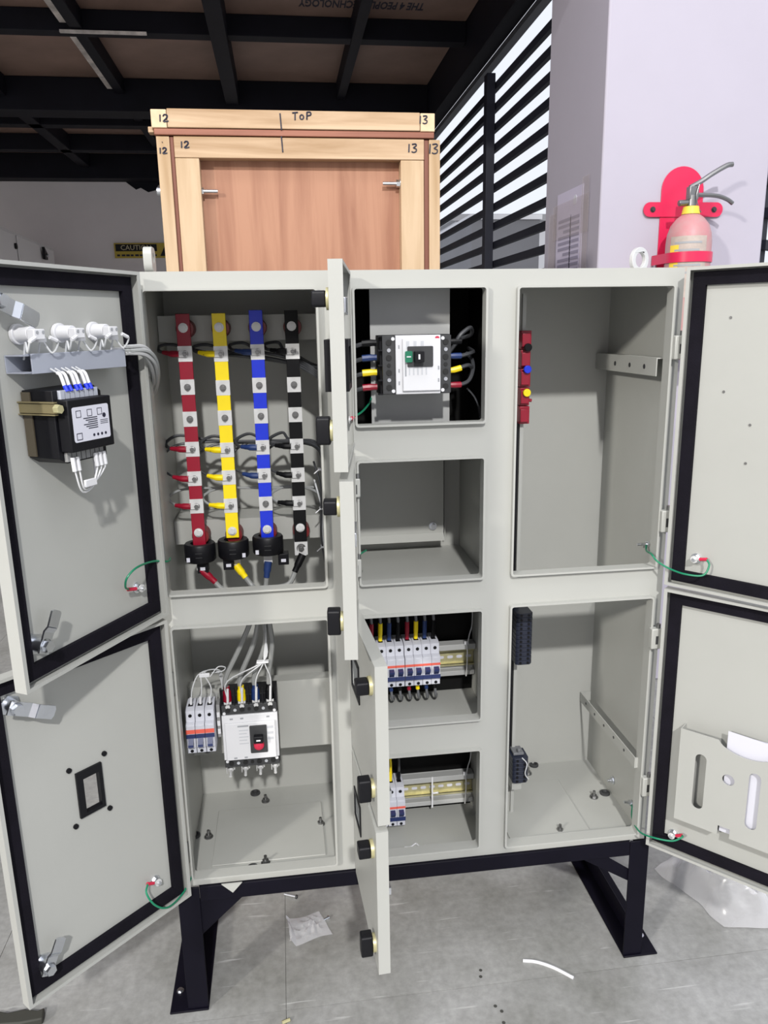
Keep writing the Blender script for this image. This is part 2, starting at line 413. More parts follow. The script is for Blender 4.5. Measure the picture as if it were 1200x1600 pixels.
# things outside the grille
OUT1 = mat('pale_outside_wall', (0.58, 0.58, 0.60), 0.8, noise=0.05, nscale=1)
OUT2 = mat('dark_grey_cladding', (0.16, 0.16, 0.17), 0.8, noise=0.1, nscale=1)  # dark grey base colour of the container
shed = thing('outbuilding', (4.4, 13.5, 0), 'pale grey outbuilding with ledges seen through the slats', 'building')
obj('wall', MB().box(3.1, 5.7, 11.5, 15.5, 0, 2.9), OUT1, shed)
obj('roof', MB().box(3.0, 5.8, 11.4, 15.6, 2.9, 3.0), mat('grey_roof_edge', (0.30, 0.30, 0.31), 0.8), shed)
for z in (2.05, 2.45): obj('ledge', MB().box(3.04, 3.1, 11.5, 15.5, z, z + .06), mat('grey_roof_edge', (0.30, 0.30, 0.31), 0.8), shed)
ca, cb_ = at(737, 343, 'x', 2.3), at(680, 350, 'x', 2.3)
low = thing('storage_container', (2.7, (ca.y + cb_.y) / 2, 0), 'dark grey flat-topped container standing outside beyond the slats', 'container')
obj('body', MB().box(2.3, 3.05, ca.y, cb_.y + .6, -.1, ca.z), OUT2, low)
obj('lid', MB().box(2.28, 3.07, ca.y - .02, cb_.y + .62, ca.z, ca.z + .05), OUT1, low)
yard = struct('floor_outside', MB().box(1.5, 60, 1.75, 80, -0.3, -0.1), mat('yard_ground', (0.35, 0.34, 0.33), 0.9, noise=0.1, nscale=0.3))

# caution sign on the back wall
sg = thing('caution_sign', tuple(at(216, 402, 'y', 5.98)), 'black and yellow caution sign on the back wall behind the crate', 'sign')
a, b = at(178, 380, 'y', 5.995), at(256, 403, 'y', 5.995)
YSIGN = mat('faded_yellow_print', (0.50, 0.37, 0.05), 0.6)
obj('board', MB().box(a.x, b.x + .12, 5.985, 5.999, b.z, a.z), YSIGN, sg)
obj('black_panel', MB().box(a.x + .012, a.x + .36, 5.981, 5.985, a.z - .068, a.z - .010), BLKPL, sg)
obj('lettering', MB().text('CAUTION', 0.058, ((a.x + .185, 5.9805, a.z - .040), X, Z, -Y), 0.0004), mat('pale_yellow_print', (0.55, 0.48, 0.30), 0.6), sg)
for k in range(9): obj('printed_line', MB().box(a.x + .02 + .038 * k, a.x + .02 + .038 * k + (.030 if k % 3 else .024), 5.9835, 5.9848, b.z + .014, b.z + .030), INK, sg)
tri = MB().prism([(0, 0), (.085, 0), (.0425, .08)], ((a.x + .385, 5.982, b.z + .016), X, Z, Y), .003)
obj('triangle', tri, BLKPL, sg)

# pale boxes against the back wall at the far left
GB = mat('pale_grey_enamel', (0.80, 0.78, 0.77), 0.5)
# they stand turned, their tops running down towards the back
pb = thing('switch_box', (-1.75, 5.2, 0), 'pale grey switch box with two black latches at far left', 'cabinet', 'pale switch boxes at the back left')
A0 = at(24, 362, 'y', 4.6); B0 = at(84, 382, 'y', 5.75)
def slab_between(p, q, z1, z0, th, m, name, parent, off=0.0, s0=0.0, s1=1.0):
    p2, q2 = Vector((p.x, p.y, 0)), Vector((q.x, q.y, 0)); d = q2 - p2; L = d.length; d.normalize(); n = Vector((-d.y, d.x, 0))
    mb = MB(); o = p2 + n * off
    mb.prism([(L * s0, z0), (L * s1, z0), (L * s1, z1), (L * s0, z1)], (o, d, Z, n), th)
    return obj(name, mb, m, parent, 0.004), o, d, n, L
_, o_, d_, n_, L_ = slab_between(A0, B0, A0.z, 0.0, 0.4, GB, 'body', pb, 0.012)
slab_between(A0, B0, A0.z - .02, 0.05, 0.010, GB, 'door', pb, 0.0, .03, .97)
for s, z in ((.60, .085), (.42, .25)):
    c = Vector((A0.x, A0.y, 0)) + d_ * (L_ * s)
    mb = MB(); mb.prism([(-.03, -.04), (.05, -.04), (.05, .01), (-.03, .05)], (c + Z * (A0.z - z) - n_ * .012, d_, Z, -n_), .02)
    hnd = obj('latch', mb, BLKPL, pb); 
    obj('key_slot', MB().cyl(c + Z * (A0.z - z - .01) + d_ * .02 - n_ * .03, c + Z * (A0.z - z - .01) + d_ * .02 - n_ * .045, .012), ZINC, hnd)
pb2 = thing('switch_box', (-1.8, 4.0, 0), 'pale grey switch box cut by the left edge, nearer than its twin', 'cabinet', 'pale switch boxes at the back left')
A1 = A0 - d_ * 1.05
slab_between(A1, A0 - d_ * .012, A0.z, 0.0, 0.4, GB, 'body', pb2, 0.012)
slab_between(A1, A0 - d_ * .012, A0.z - .02, 0.05, 0.010, GB, 'door', pb2, 0.0, .03, .97)
c = Vector((A0.x, A0.y, 0)) - d_ * .06
obj('lock', MB().cyl(c + Z * (A0.z - .10) - n_ * .001, c + Z * (A0.z - .10) - n_ * .014, .02), BLKPL, pb2)

# taped notice on the shaded side of the pillar
nt_ = thing('paper_notice', (1.239, 1.46, 1.36), 'printed paper notice under clear tape on the pillar side', 'notice')
p0, p1, p2 = at(872, 305, 'x', 1.2385), at(912, 293, 'x', 1.2385), at(872, 418, 'x', 1.2385)
nz1 = 1.735; ny0, ny1 = p1.y, p0.y
PAPLIL = mat('lilac_paper', (0.56, 0.52, 0.66), 0.7)
sheet = obj('sheet', MB().box(1.2375, 1.2392, ny0, ny1, 1.36, nz1), PAPLIL, nt_)
for k in range(15):
    z = nz1 - .095 - k * .019
    obj('printed_line', MB().box(1.2366, 1.2374, ny0 + .022, ny1 - .02 - (.05 if k % 4 == 2 else 0), z - .0055, z + .0045).box(1.2366, 1.2374, ny0 + .10, ny0 + .108, z - .012, z + .012), mat('faded_lilac_print', (.30, .28, .38), .7), nt_)
obj('printed_emblem', MB().cyl((1.2374, ny0 + .07, nz1 - .04), (1.2366, ny0 + .07, nz1 - .04), .016), PAPER, nt_)
TAPE = mat('yellowed_clear_tape', (0.66, 0.58, 0.58), 0.25, alpha=0.16)
obj('tape', MB().box(1.2352, 1.2358, 1.285, 1.62, nz1 - .155, nz1 - .035), TAPE, nt_)
obj('tape', MB().box(1.2345, 1.2350, 1.285, 1.345, 1.36, nz1 + .02), TAPE, nt_)
obj('tape', MB().box(1.2345, 1.2350, 1.59, 1.66, 1.36, nz1 - .06), TAPE, nt_)

# ------------------------------------------------------------------ wooden crate behind the cabinet
cr = thing('wooden_crate', (0.29, 0.85, 0), 'tall pine and plywood shipping crate standing behind the grey cabinet', 'crate')
Y0, Y1 = 0.60, 1.10
def pl(name, x0, x1, y0, y1, z0, z1, m, bev=0.0015): return obj(name, MB().box(x0, x1, y0, y1, z0, z1), m, cr, bev)
# lid
pl('lid_block', -.034, -.001, Y0 - .004, Y1 + .004, 1.714, 1.751, PINEEND)
pl('lid_rail', 0.0, .556, Y0 - .004, Y0 + .045, 1.715, 1.753, PINEX)
pl('lid_rail', 0.0, .556, Y1 - .045, Y1, 1.715, 1.753, PINEX)
pl('lid_block', .557, .590, Y0 - .004, Y1 + .004, 1.714, 1.752, PINEEND)
pl('lid_sheet', -.030, .589, Y0 - .002, Y1, 1.7005, 1.7135, PLYEDGE)
pl('splinter', -.043, -.031, Y0 + .004, Y0 + .03, 1.706, 1.718, PINEX)
# sides and front frame
pl('corner_post', -.027, .001, Y0, Y0 + .05, 0, 1.698, PINEZ)
pl('corner_post', .5775, .603, Y0, Y0 + .05, 0, 1.698, PINEZ)
pl('corner_post', -.027, .001, Y1 - .05, Y1, 0, 1.698, PINEZ)
pl('corner_post', .5775, .603, Y1 - .05, Y1, 0, 1.698, PINEZ)
pl('side_sheet', .0012, .0095, Y0 + .004, Y1, 0, 1.698, PLYEDGEZ)
pl('side_sheet', .5665, .5772, Y0 + .004, Y1, 0, 1.698, PLYEDGEZ)
pl('front_rail', .0100, .566, Y0, Y0 + .032, 1.655, 1.6985, PINEX)
pl('front_rail', .0100, .566, Y0, Y0 + .032, 0.02, .065, PINEX)
pl('front_stile', .0102, .062, Y0 + .001, Y0 + .032, .066, 1.6545, PINEZ)
pl('front_stile', .512, .5655, Y0 + .001, Y0 + .032, .066, 1.6545, PINEZ)
pl('front_panel', .010, .566, Y0 + .0325, Y0 + .045, .02, 1.6985, VENEER, 0)
pl('back_panel', .010, .566, Y1 - .012, Y1, .02, 1.6985, VENEER, 0)
def crate_bolt(px, py, s):
    p = at(px, py, 'y', Y0 + .018); m = MB()
    e = p + X * s * .040
    m.cyl(p, p + X * s * .009, .0085, n=6); m.cyl(p + X * s * .008, e, .0042, n=10); m.cyl(p - X * s * .001, p + X * s * .0012, .011, n=16)
    obj('bolt', m, ZINC, cr)
p = at(312, 299, 'y', Y0 + .018); crate_bolt(312, 299, 1); crate_bolt(625, 287, -1)
obj('bolt_head', MB().cyl((-.028, Y0 + .02, 1.588), (-.036, Y0 + .02, 1.588), .009, n=12), ZINC, cr)
# marker writing
G = {'1': [[(.45, 1), (.4, 0)]], '2': [[(.05, .75), (.25, 1), (.6, .95), (.68, .7), (.4, .35), (.05, .03), (.4, .02), (.85, .12)]],
     '3': [[(.1, .95), (.55, 1), (.66, .8), (.3, .55), (.66, .4), (.62, .1), (.3, 0), (.05, .1)]],
     'T': [[(0, .95), (.8, 1)], [(.4, .97), (.36, 0)]], 'o': [[(.4, .7), (.15, .5), (.2, .15), (.5, .1), (.65, .4), (.45, .7)]],
     'P': [[(.15, 0), (.2, 1)], [(.18, .98), (.65, .95), (.7, .6), (.2, .5)]], '|': [[(.4, 1), (.45, 0)]], '.': [[(.3, .5), (.4, .55)]]}
def hand(txt, px, py, hpx, y, adv=.8, r=.0018, tilt=0.0):
    """handwriting with a marker, lower left at the sight line (px, py), hpx tall in the photograph"""
    p = at(px, py, 'y', y); h = (at(px, py - hpx, 'y', y) - p).z; m = MB(); x = 0.0
    for ch in txt:
        for st in G[ch]: m.tube([(p.x + (x + a) * h, y, p.z + b * h + (x + a) * h * tilt) for a, b in st], r, 5, 3)
        x += adv
    obj('marker_writing', m, INK, cr)
hand('12', 246, 190, 11, Y0 - .004, .85); hand('13', 652, 193, 12, Y0 - .004, .72)
hand('ToP', 457, 188, 12, Y0 - .004, .95, tilt=.05); hand('|', 429, 203, 26, Y0 - .004)
hand('12', 280, 231, 10, Y0, .85); hand('13', 634, 238, 13, Y0, .72); hand('|', 431, 238, 26, Y0)
hand('12', 247, 240, 9, Y0, .85); hand('.', 251, 227, 9, Y0); hand('13', 666, 240, 15, Y0, .6)

# ------------------------------------------------------------------ fire extinguisher on the pillar
br = thing('wall_bracket', (1.51, 1.19, 1.40), 'red steel wall bracket with round top holding the extinguisher on the pillar', 'bracket')
yb = 1.199
o_top = at(1062, 260, 'y', yb); xl, xr = at(1031, 330, 'y', yb).x, at(1096, 330, 'y', yb).x
cx_ = (xl + xr) / 2; rr = (xr - xl) / 2; zt = o_top.z
poly = [(cx_ - rr, 1.33), (cx_ + rr, 1.33)] + [(cx_ + rr * math.cos(t), zt - rr + rr * math.sin(t)) for t in [math.pi * k / 20 for k in range(21)]]
obj('back_plate', MB().prism(poly, ((0, yb, 0), X, Z, -Y), .004), FIRE, br, .001)
al, ar = at(1004, 328, 'y', yb), at(1127, 328, 'y', yb); za = (al.z + ar.z) / 2
arm = MB().plate(rrect(al.x, ar.x, za - .022, za + .022, .021, 6), [], ((0, yb - .0045, 0), X, Z, -Y), .0035)
obj('cross_arm', arm, FIRE, br)
for xx in (al.x + .03, ar.x - .03):
    obj('screw', bolt_mb((xx, yb - .0085, za), -Y, .006, .004), DKPL, br)
ye = 1.10
ec = (at(1043, 390, 'y', ye) + at(1107, 390, 'y', ye)) / 2; er = (at(1107, 390, 'y', ye) - at(1043, 390, 'y', ye)).x / 2
ezs = at(1075, 335, 'y', ye).z          # top of the shoulder
ex = thing('fire_extinguisher', (ec.x, ye, 1.17), 'dusty faded red fire extinguisher with steel handle strapped to the pillar', 'extinguisher')
prof = [(0.001, 0), (er * .9, 0), (er, .02), (er, ezs - 1.17 - .085), (er * .96, ezs - 1.17 - .058), (er * .83, ezs - 1.17 - .032), (er * .6, ezs - 1.17 - .012), (er * .36, ezs - 1.17), (0.001, ezs - 1.17)]
obj('cylinder', MB().lathe((ec.x, ye, 1.17), Z, prof, 32), DUSTY, ex)
obj('neck_ring', MB().lathe((ec.x, ye, ezs), Z, [(.018, 0), (er * .40, 0), (er * .34, .022), (.014, .022), (.018, 0)], 20), YLAB, ex)
zv = ezs + .022
vb = MB().cyl((ec.x, ye, zv), (ec.x, ye, zv + .034), .015).box(ec.x - .014, ec.x + .016, ye - .012, ye + .012, zv + .02, zv + .058).cyl((ec.x - .012, ye, zv + .012), (ec.x - .042, ye, zv + .010), .009)
obj('valve', vb, STEELGR, ex, .002)
hm = MB()
hm.tube([(ec.x - .008, ye, zv + .055), (ec.x + .025, ye, zv + .072), (ec.x + .06, ye, zv + .094), (ec.x + .105, ye, zv + .118), (ec.x + .125, ye, zv + .122)], .0075, 8)
obj('carry_handle', hm, STEELGR, ex)
lm = MB(); lm.tube([(ec.x + .0, ye, zv + .034), (ec.x + .03, ye, zv + .034), (ec.x + .08, ye, zv + .032), (ec.x + .115, ye, zv + .022), (ec.x + .135, ye, zv + .01)], .0065, 8)
obj('squeeze_lever', lm, STEELGR, ex)
pm = MB(); pm.tube([(ec.x + .014, ye - .014, zv + .062), (ec.x + .006, ye - .016, zv + .03), (ec.x + .014, ye - .016, zv - .002), (ec.x + .026, ye - .014, zv - .018)], .0016, 6)
obj('pin_wire', pm, STEELGR, ex)
# curved label on the cylinder
def cyl_patch(t0, t1, z0, z1, r, n=10):
    m = MB(); vs = []
    for k in range(n + 1):
        t = t0 + (t1 - t0) * k / n; vs += [(ec.x + r * math.sin(t), ye - r * math.cos(t), z0), (ec.x + r * math.sin(t), ye - r * math.cos(t), z1)]
    m.add(vs, [(2 * k, 2 * k + 2, 2 * k + 3, 2 * k + 1) for k in range(n)], True); return m
zl = ezs - .078
obj('label', cyl_patch(-1.35, .35, zl - .17, zl + .01, er + .0006), mat('worn_paper_label', (0.44, 0.37, 0.33), 0.6, noise=0.15, nscale=30), ex)
for k in range(2): obj('label_band', cyl_patch(-1.35, -.9, zl - .09 + k * .05, zl - .065 + k * .05, er + .001), YLAB, ex)
for k in range(5): obj('label_print', cyl_patch(-1.1, .1 - .1 * (k % 3), zl - .012 - k * .022, zl - .006 - k * .022, er + .0012), PRINT, ex)
zs_ = at(1075, 404, 'y', ye).z
sm_ = MB().lathe((ec.x, ye, zs_ - .014), Z, [(er + .002, 0), (er + .0045, 0), (er + .0045, .030), (er + .002, .030), (er + .002, 0)], 32)
sm_.box(ec.x - er - .004, ec.x - er - .001, ye, yb - .004, zs_ - .014, zs_ + .016).box(ec.x + er + .001, ec.x + er + .004, ye, yb - .004, zs_ - .014, zs_ + .016)
obj('strap', sm_, FIRE, br)

# ------------------------------------------------------------------ the cabinet
ZT, ZB, D = 1.375, 0.276, 0.30
cab = thing('electrical_cabinet', (0.45, 0.15, ZB), 'large pebble grey electrical cabinet with all its doors open on a black stand', 'cabinet')
YF = 0.006                                        # face of the front frame
L1, L2, M1, M2_, R1, R2 = .011, .2825, .337, .559, .608, .882
OPEN = {'lu': (L1, L2, .8495, 1.3495), 'a': (M1, M2_, 1.125, 1.3495), 'b': (M1, M2_, .848, 1.069), 'c': (M1, M2_, .572, .792), 'd': (M1, M2_, .298, .514),
        'll': (L1, L2, .293, .7945), 'ru': (R1, R2, .8495, 1.3485), 'rl': (R1, R2, .293, .7955)}
holes = [rrect(x0 + .001, x1 - .001, z0 + .001, z1 - .001, .005) for x0, x1, z0, z1 in OPEN.values()]
obj('front_frame', MB().plate(rect(0, .9, ZB, ZT), holes, ((0, YF, 0), X, Z, Y), .002), RAL, cab)
for k, (x0, x1, z0, z1) in OPEN.items():          # turned lip round every opening
    obj('opening_lip', MB().plate(rrect(x0, x1, z0, z1, .006), [rrect(x0 + .0035, x1 - .0035, z0 + .0035, z1 - .0035, .004)], ((0, -.004, 0), X, Z, Y), .024), RAL, cab)
def part(name, x0, x1, y0, y1, z0, z1, m=None, bev=0.0): return obj(name, MB().box(x0, x1, y0, y1, z0, z1), m or RAL, cab, bev)
part('side_panel', 0, .002, YF + .002, D, ZB, ZT); part('side_panel', .898, .9, YF + .002, D, ZB, ZT)
part('top_panel', .002, .898, YF + .002, D, ZT - .002, ZT); part('bottom_panel', .002, .898, YF + .002, D, ZB, ZB + .002)
part('back_panel', .002, .898, D - .002, D, ZB + .002, ZT - .002)
part('partition', .309, .311, .0085, .297, ZB + .003, ZT - .003); part('partition', .583, .585, .0085, .297, ZB + .003, ZT - .003)
for z in (1.078, .824, .548): part('shelf', .3115, .5825, .0085, .297, z, z + .002)
part('cross_bar', .0025, .3085, .0085, .022, .803, .841); part('cross_bar', .5855, .8975, .0085, .022, .803, .841)
# black sheets added for the unlit depth of the middle breaker compartments
for z0, z1, yb_ in ((1.081, 1.372, .222), (.551, .823, .172), (.279, .547, .172)):
    part('depth_shade_sheet', .312, .582, yb_, yb_ + .002, z0, z1, BLACKSHEET)
    if z0 > 1:
        part('depth_shade_sheet', .312, .3135, .03, yb_ - .001, z0, z1, BLACKSHEET); part('depth_shade_sheet', .5805, .582, .03, yb_ - .001, z0, z1, BLACKSHEET)
# small folded tab below the frame, lifting eyes
obj('drip_tab', MB().prism([(-.018, .004), (.020, .004), (.002, -.016)], ((.082, -.0045, ZB), X, Z, Y), .0025), RAL, cab)
le = MB().plate(rrect(-.02, .02, 0, .038, .012, 5), [circle(0, .022, .008)], ((.0305, .03, ZT), Y, Z, -X), .013)
obj('lifting_eye', le, RAL, cab, .002)
c1, c2 = at(996, 400, 'y', .12), at(996, 384, 'y', .12)
re = MB(); ro = Vector((c1.x, .12, ZT + .021))
re.plate(circle(0, 0, .022, 24), [circle(0, 0, .013, 20)], (ro, Vector((.9, .42, 0)).normalized(), Z, Vector((.42, -.9, 0)).normalized()), .008)
re.cyl((c1.x, .12, ZT), (c1.x, .12, ZT + .003), .012)
obj('lifting_eye', re, mat('pale_zinc_casting', (0.62, 0.62, 0.62), 0.4, metal=0.3), cab, .002)

# busbar carriers of the upper left compartment
def channel(x0, x1, yf, z0, z1, lip=.014, t=.002):
    return MB().box(x0, x1, yf, yf + t, z0, z1).box(x0, x1, yf + t, yf + lip, z1 - t, z1).box(x0, x1, yf + t, yf + lip, z0, z0 + t)
obj('mounting_rail', channel(.003, .308, .200, 1.266, 1.312, .09), RAL, cab); obj('mounting_rail', channel(.003, .308, .200, .885, .931, .09), RAL, cab)
# breaker plate of the lower left compartment, breaker plate of the top middle compartment
obj('mounting_plate', channel(.003, .308, .200, .432, .584, .03), RAL, cab)
YPA = .080
pa0, pa1 = at(579, 560, 'y', YPA).x, at(702.5, 560, 'y', YPA).x
part('mounting_plate', pa0, pa1, YPA, YPA + .003, 1.0815, 1.371, GALV)
part('plate_fold', pa0, pa1, YPA + .0035, .2215, 1.0815, 1.0835, GALV); part('plate_fold', pa0, pa1, YPA + .0035, .2215, 1.369, 1.371, GALV)
# cover plate at the back of the empty middle compartment
part('back_strip', .546, .548, .276, .2975, .85, 1.09)
q0, q1 = at(693, 842, 'y', .262), at(560, 770, 'y', .262)
part('cover_plate', .3125, q0.x, .262, .264, q0.z + .014, 1.090); part('cover_plate', .3125, q0.x, .2645, .292, q0.z, q0.z + .002)
obj('cover_plate_lip', MB().prism([(.262, q0.z + .014), (.250, q0.z), (.2515, q0.z), (.2635, q0.z + .014)], ((.3125, 0, 0), Y, Z, X), q0.x - .3125), RAL, cab)
obj('bolt', bolt_mb(at(676, 822, 'y', .2615), -Y, .006, .005), ZINC, cab)
# stiffener rails on the right-hand wall
zr = at(932, 565, 'y', .285).z
rl = obj('side_rail', MB().box(.872, .874, .03, .296, zr - .015, zr + .017).box(.8742, .8975, .03, .296, zr + .015, zr + .017), RAL, cab)
for yy in (.075, .135, .20): obj('slot', MB().cyl((.8722, yy, zr), (.8714, yy, zr), .0045, n=10), DKPL, rl)
za_, zb_ = at(906, 1090, 'y', .285).z, at(994, 1190, 'y', .02).z
zr = (za_ + zb_) / 2
rl = obj('side_rail', MB().box(.872, .874, .012, .296, zr - .011, zr + .011).box(.8742, .8975, .012, .014, zr - .011, zr + .011).box(.8742, .8975, .294, .296, zr - .011, zr + .011), RAL, cab)
for yy in (.06, .11, .16, .21, .26): obj('slot', MB().cyl((.8722, yy, zr), (.8714, yy, zr), .003, n=10), DKPL, rl)
# gland plates, studs and rubber plugs on the compartment floors
ZF = ZB + .002
def gland(pxs, name='gland_plate'):
    a, b = pxs; part(name, a[0], b[0], a[1], b[1], ZF, ZF + .003, None, .001)
gland(((.042, .05), (.262, .225))); gland(((.632, .04), (.80, .225)))
def studs(pts):
    for px, py in pts:
        p = at(px, py, 'z', ZF + .003); obj('stud', MB().cyl(p - Z * .0025, p + Z * .004, .0065, n=6).cyl(p, p + Z * .013, .003, n=10).cyl(p - Z * .003, p - Z * .001, .009), STEELGR, cab)
studs([(415, 1250), (501, 1286), (415, 1346), (326, 1306), (875, 1297), (928, 1244), (825, 1207)])
def plugs(pts):
    for px, py in pts:
        p = at(px, py, 'z', ZF); m = MB().lathe(p, Z, [(.011, 0), (.0105, .004), (.007, .005), (.006, .001), (.0005, .001)], 18); obj('rubber_plug', m, DKPL, cab)
plugs([(399, 1240), (305, 1306), (834, 1196), (945, 1240), (395, 1357)])
obj('bolt', bolt_mb(at(958, 1219, 'x', .8975), -X, .006, .005, .008), ZINC, cab)
# DIN rails
def din(x0, x1, zc, y, m=BRASS):
    h = .0175
    mb = MB().box(x0, x1, y, y + .001, zc - h, zc - h + .005).box(x0, x1, y, y + .001, zc + h - .005, zc + h).box(x0, x1, y + .007, y + .008, zc - .0125, zc + .0125)
    mb.box(x0, x1, y, y + .008, zc - .0135, zc - .0125).box(x0, x1, y, y + .008, zc + .0125, zc + .0135)
    o = obj('din_rail', mb, m, cab)
    n = int((x1 - x0) / .019)
    for k in range(n): obj('rail_slot', MB().plate(rrect(x0 + .012 + k * .019 - .006, x0 + .012 + k * .019 + .006, zc - .003, zc + .003, .0028), [], ((0, y + .0062, 0), X, Z, Y), .0006), PAPER, o)
    return o
din(.3125, .582, .630, .152); din(.3125, .582, .336, .152)
for zc in (.630, .336):
    obj('rail_carrier', MB().box(.3125, .582, .1605, .1635, zc - .040, zc + .034).box(.3125, .582, .140, .1603, zc + .022, zc + .034).box(.3125, .582, .146, .1603, zc - .036, zc - .026), GALV, cab, .001)
din(.010, .070, .552, .134, ZINC)
part('rail_block', .018, .062, .1425, .1995, .535, .569, GALV)
# vertical rail carrying the terminals of the right-hand compartments
x0, x1, x2 = at(803, 760, 'y', .125).x, at(809, 760, 'y', .125).x, at(815, 760, 'y', .125).x
part('terminal_rail', x0 - .03, x2, .130, .132, .279, 1.34)
part('cable_strip', x0 - .004, x1, .1265, .1298, .43, 1.11, BLKPL); part('rail_edge', x1 + .001, x2, .124, .1298, .279, 1.34)
# hinges
def hinge(px, py, yy, w=.021, h=.044, flip=False):
    p = at(px, py, 'y', yy); m = MB().box(p.x - w / 2, p.x + w / 2, yy - .007, yy + .007, p.z - h / 2, p.z + h / 2 - .004)
    o = obj('hinge', m, RAL, cab, .002)
    obj('hinge_pin', MB().cyl((p.x + w * .2, yy - .001, p.z + h / 2 - .006), (p.x + w * .2, yy - .001, p.z + h / 2 + .004), .0042, n=12), STEELGR, o)
    obj('hinge_slot', MB().box(p.x - w * .12, p.x + w * .10, yy - .0076, yy - .0069, p.z - .012, p.z + .004), DKPL, o)
    return o
for px, py in ((222, 566), (243, 864), (262, 1067), (285, 1332)): hinge(px, py, -.006)
for px, py in ((1061, 541), (1040, 812), (1024, 995), (1010, 1226)): hinge(px, py, -.006)
for px, py in ((543, 505), (545, 625), (556, 760), (558, 885)): hinge(px, py, -.004, .014, .036)

# ------------------------------------------------------------------ doors
class Door: pass
def door(hx, hy, ang, L, z0, z1, left, holes=(), th=.0018, fl=.020, gasket=True):
    """a dished steel door standing open; local axes: A along its width from the hinge, Z up, N its inner side"""
    d = Door(); t = math.radians(ang); s = 1 if left else -1
    d.H = Vector((hx, hy, 0)); d.A = Vector((s * math.cos(t), -math.sin(t), 0)); d.N = Vector((math.sin(t), s * math.cos(t), 0)) if left else Vector((-math.sin(t), -math.cos(t) * -s * -1, 0))
    # the inner side is the side that faced the cabinet (+y) before the door was opened
    d.N = Vector((s * math.sin(t), math.cos(t), 0)); d.L = L; d.z0 = z0; d.z1 = z1
    fr = (d.H, d.A, Z, d.N)
    m = MB().plate(rect(0, L, z0, z1), [list(h) for h in holes], fr, th)
    for a0, a1, b0, b1 in ((0, L, z0, z0 + .0015), (0, L, z1 - .0015, z1), (0, .0015, z0 + .0015, z1 - .0015), (L - .0015, L, z0 + .0015, z1 - .0015)):
        m.prism(rect(a0, a1, b0, b1), (d.H + d.N * th, d.A, Z, d.N), fl - th)
    for a0, a1, b0, b1 in ((.0015, L - .0015, z0 + .0015, z0 + .005), (.0015, L - .0015, z1 - .005, z1 - .0015), (.0015, .006, z0 + .005, z1 - .005), (L - .006, L - .0015, z0 + .005, z1 - .005)):
        m.prism(rect(a0, a1, b0, b1), (d.H + d.N * (fl - .0015), d.A, Z, d.N), .0015)
    d.o = obj('door', m, RAL, cab)
    if gasket:
        g0, g1 = .0075, .0285
        obj('gasket', MB().plate(rect(g0, L - g0, z0 + g0, z1 - g0), [rect(g1, L - g1, z0 + g1, z1 - g1)], (d.H + d.N * th, d.A, Z, d.N), .007), GASK, d.o)
    d.th = th
    return d
def atd(px, py, d, off=None):
    """the point where the sight line meets the door's inner side (or the plane off metres above it): (world point, along, height)"""
    o = d.H + d.N * (d.th if off is None else d.th + off)
    v = F_ + R_ * ((px - 600) / FP) - U_ * ((py - 800) / FP); n = d.N
    t = ((o - CAM).dot(n)) / v.dot(n); p = CAM + v * t
    return p, (p - d.H).dot(d.A), p.z
def dfr(d, off=0.0): return (d.H + d.N * (d.th + off), d.A, Z, d.N)
def dpt(d, a, z, off=0.0): return d.H + d.A * a + Z * z + d.N * (d.th + off)

lu = door(-.002, -.012, 118.5, .305, .826, 1.373, True)
# lower left door with its cut-out
probe = Door(); t = math.radians(135.8); probe.H = Vector((-.002, -.012, 0)); probe.A = Vector((math.cos(t), -math.sin(t), 0)); probe.N = Vector((math.sin(t), math.cos(t), 0)); probe.th = .0018
hc = [atd(x, y, probe)[1:] for x, y in ((116, 1209), (156, 1190), (166, 1258), (123, 1278))]
ha0, ha1 = min(h[0] for h in hc) + .002, max(h[0] for h in hc) - .002
hz0, hz1 = (hc[2][1] + hc[3][1]) / 2, (hc[0][1] + hc[1][1]) / 2
ll = door(-.002, -.012, 135.8, .305, .281, .818, True, [rect(ha0, ha1, hz0, hz1)])
ru = door(.902, -.012, 130.0, .305, .826, 1.373, False)
rl_ = door(.902, -.012, 133.0, .305, .287, .818, False)
# black bezel pushed through the cut-out
bz = MB().plate(rect(ha0 - .0, ha1 + .0, hz0, hz1), [rect(ha0 + .006, ha1 - .011, hz0 + .006, hz1 - .014)], dfr(ll, -.006), .010)
obj('bezel', bz, BLKPL, ll.o)
for x, y in ((107, 1204), (162, 1177), (171, 1262), (118, 1291)):
    p, a, z = atd(x, y, ll); obj('screw', MB().cyl(p, p + ll.N * .003, .0042, n=12), BLKPL, ll.o)
def latch(d, px, py, ang, ln=.042, w=.017, stand=.022):
    """quarter-turn lock: threaded body with nut and a cranked cam"""
    p, a, z = atd(px, py, d); n = d.N
    body = MB().cyl(p, p + n * .004, .0155, n=6).cyl(p + n * .004, p + n * stand, .010, n=18).cyl(p + n * stand, p + n * (stand + .008), .008, n=6)
    o = obj('latch', body, ZINC, d.o)
    t = math.radians(ang); u = d.A * math.cos(t) + Z * math.sin(t); v = n.cross(u)
    cam_ = MB(); q = p + n * (stand - .003)
    cam_.prism([(-.011, -w / 2), (ln * .45, -w / 2), (ln * .45, w / 2), (-.011, w / 2)], (q, u, v, n), .003)
    e = q + u * (ln * .45)
    cam_.prism([(0, -w / 2), (ln * .2, -w / 2), (ln * .2, w / 2), (0, w / 2)], (e, (u * .75 + n * .5).normalized(), v, (n * .75 - u * .5).normalized()), .003)
    e = e + (u * .75 + n * .5).normalized() * (ln * .19)
    cam_.prism([(0, -w / 2), (ln * .5, -w / 2), (ln * .55, -w / 4), (ln * .55, w / 4), (ln * .5, w / 2), (0, w / 2)], (e, u, v, n), .003)
    obj('latch_cam', cam_, ZINC, d.o)
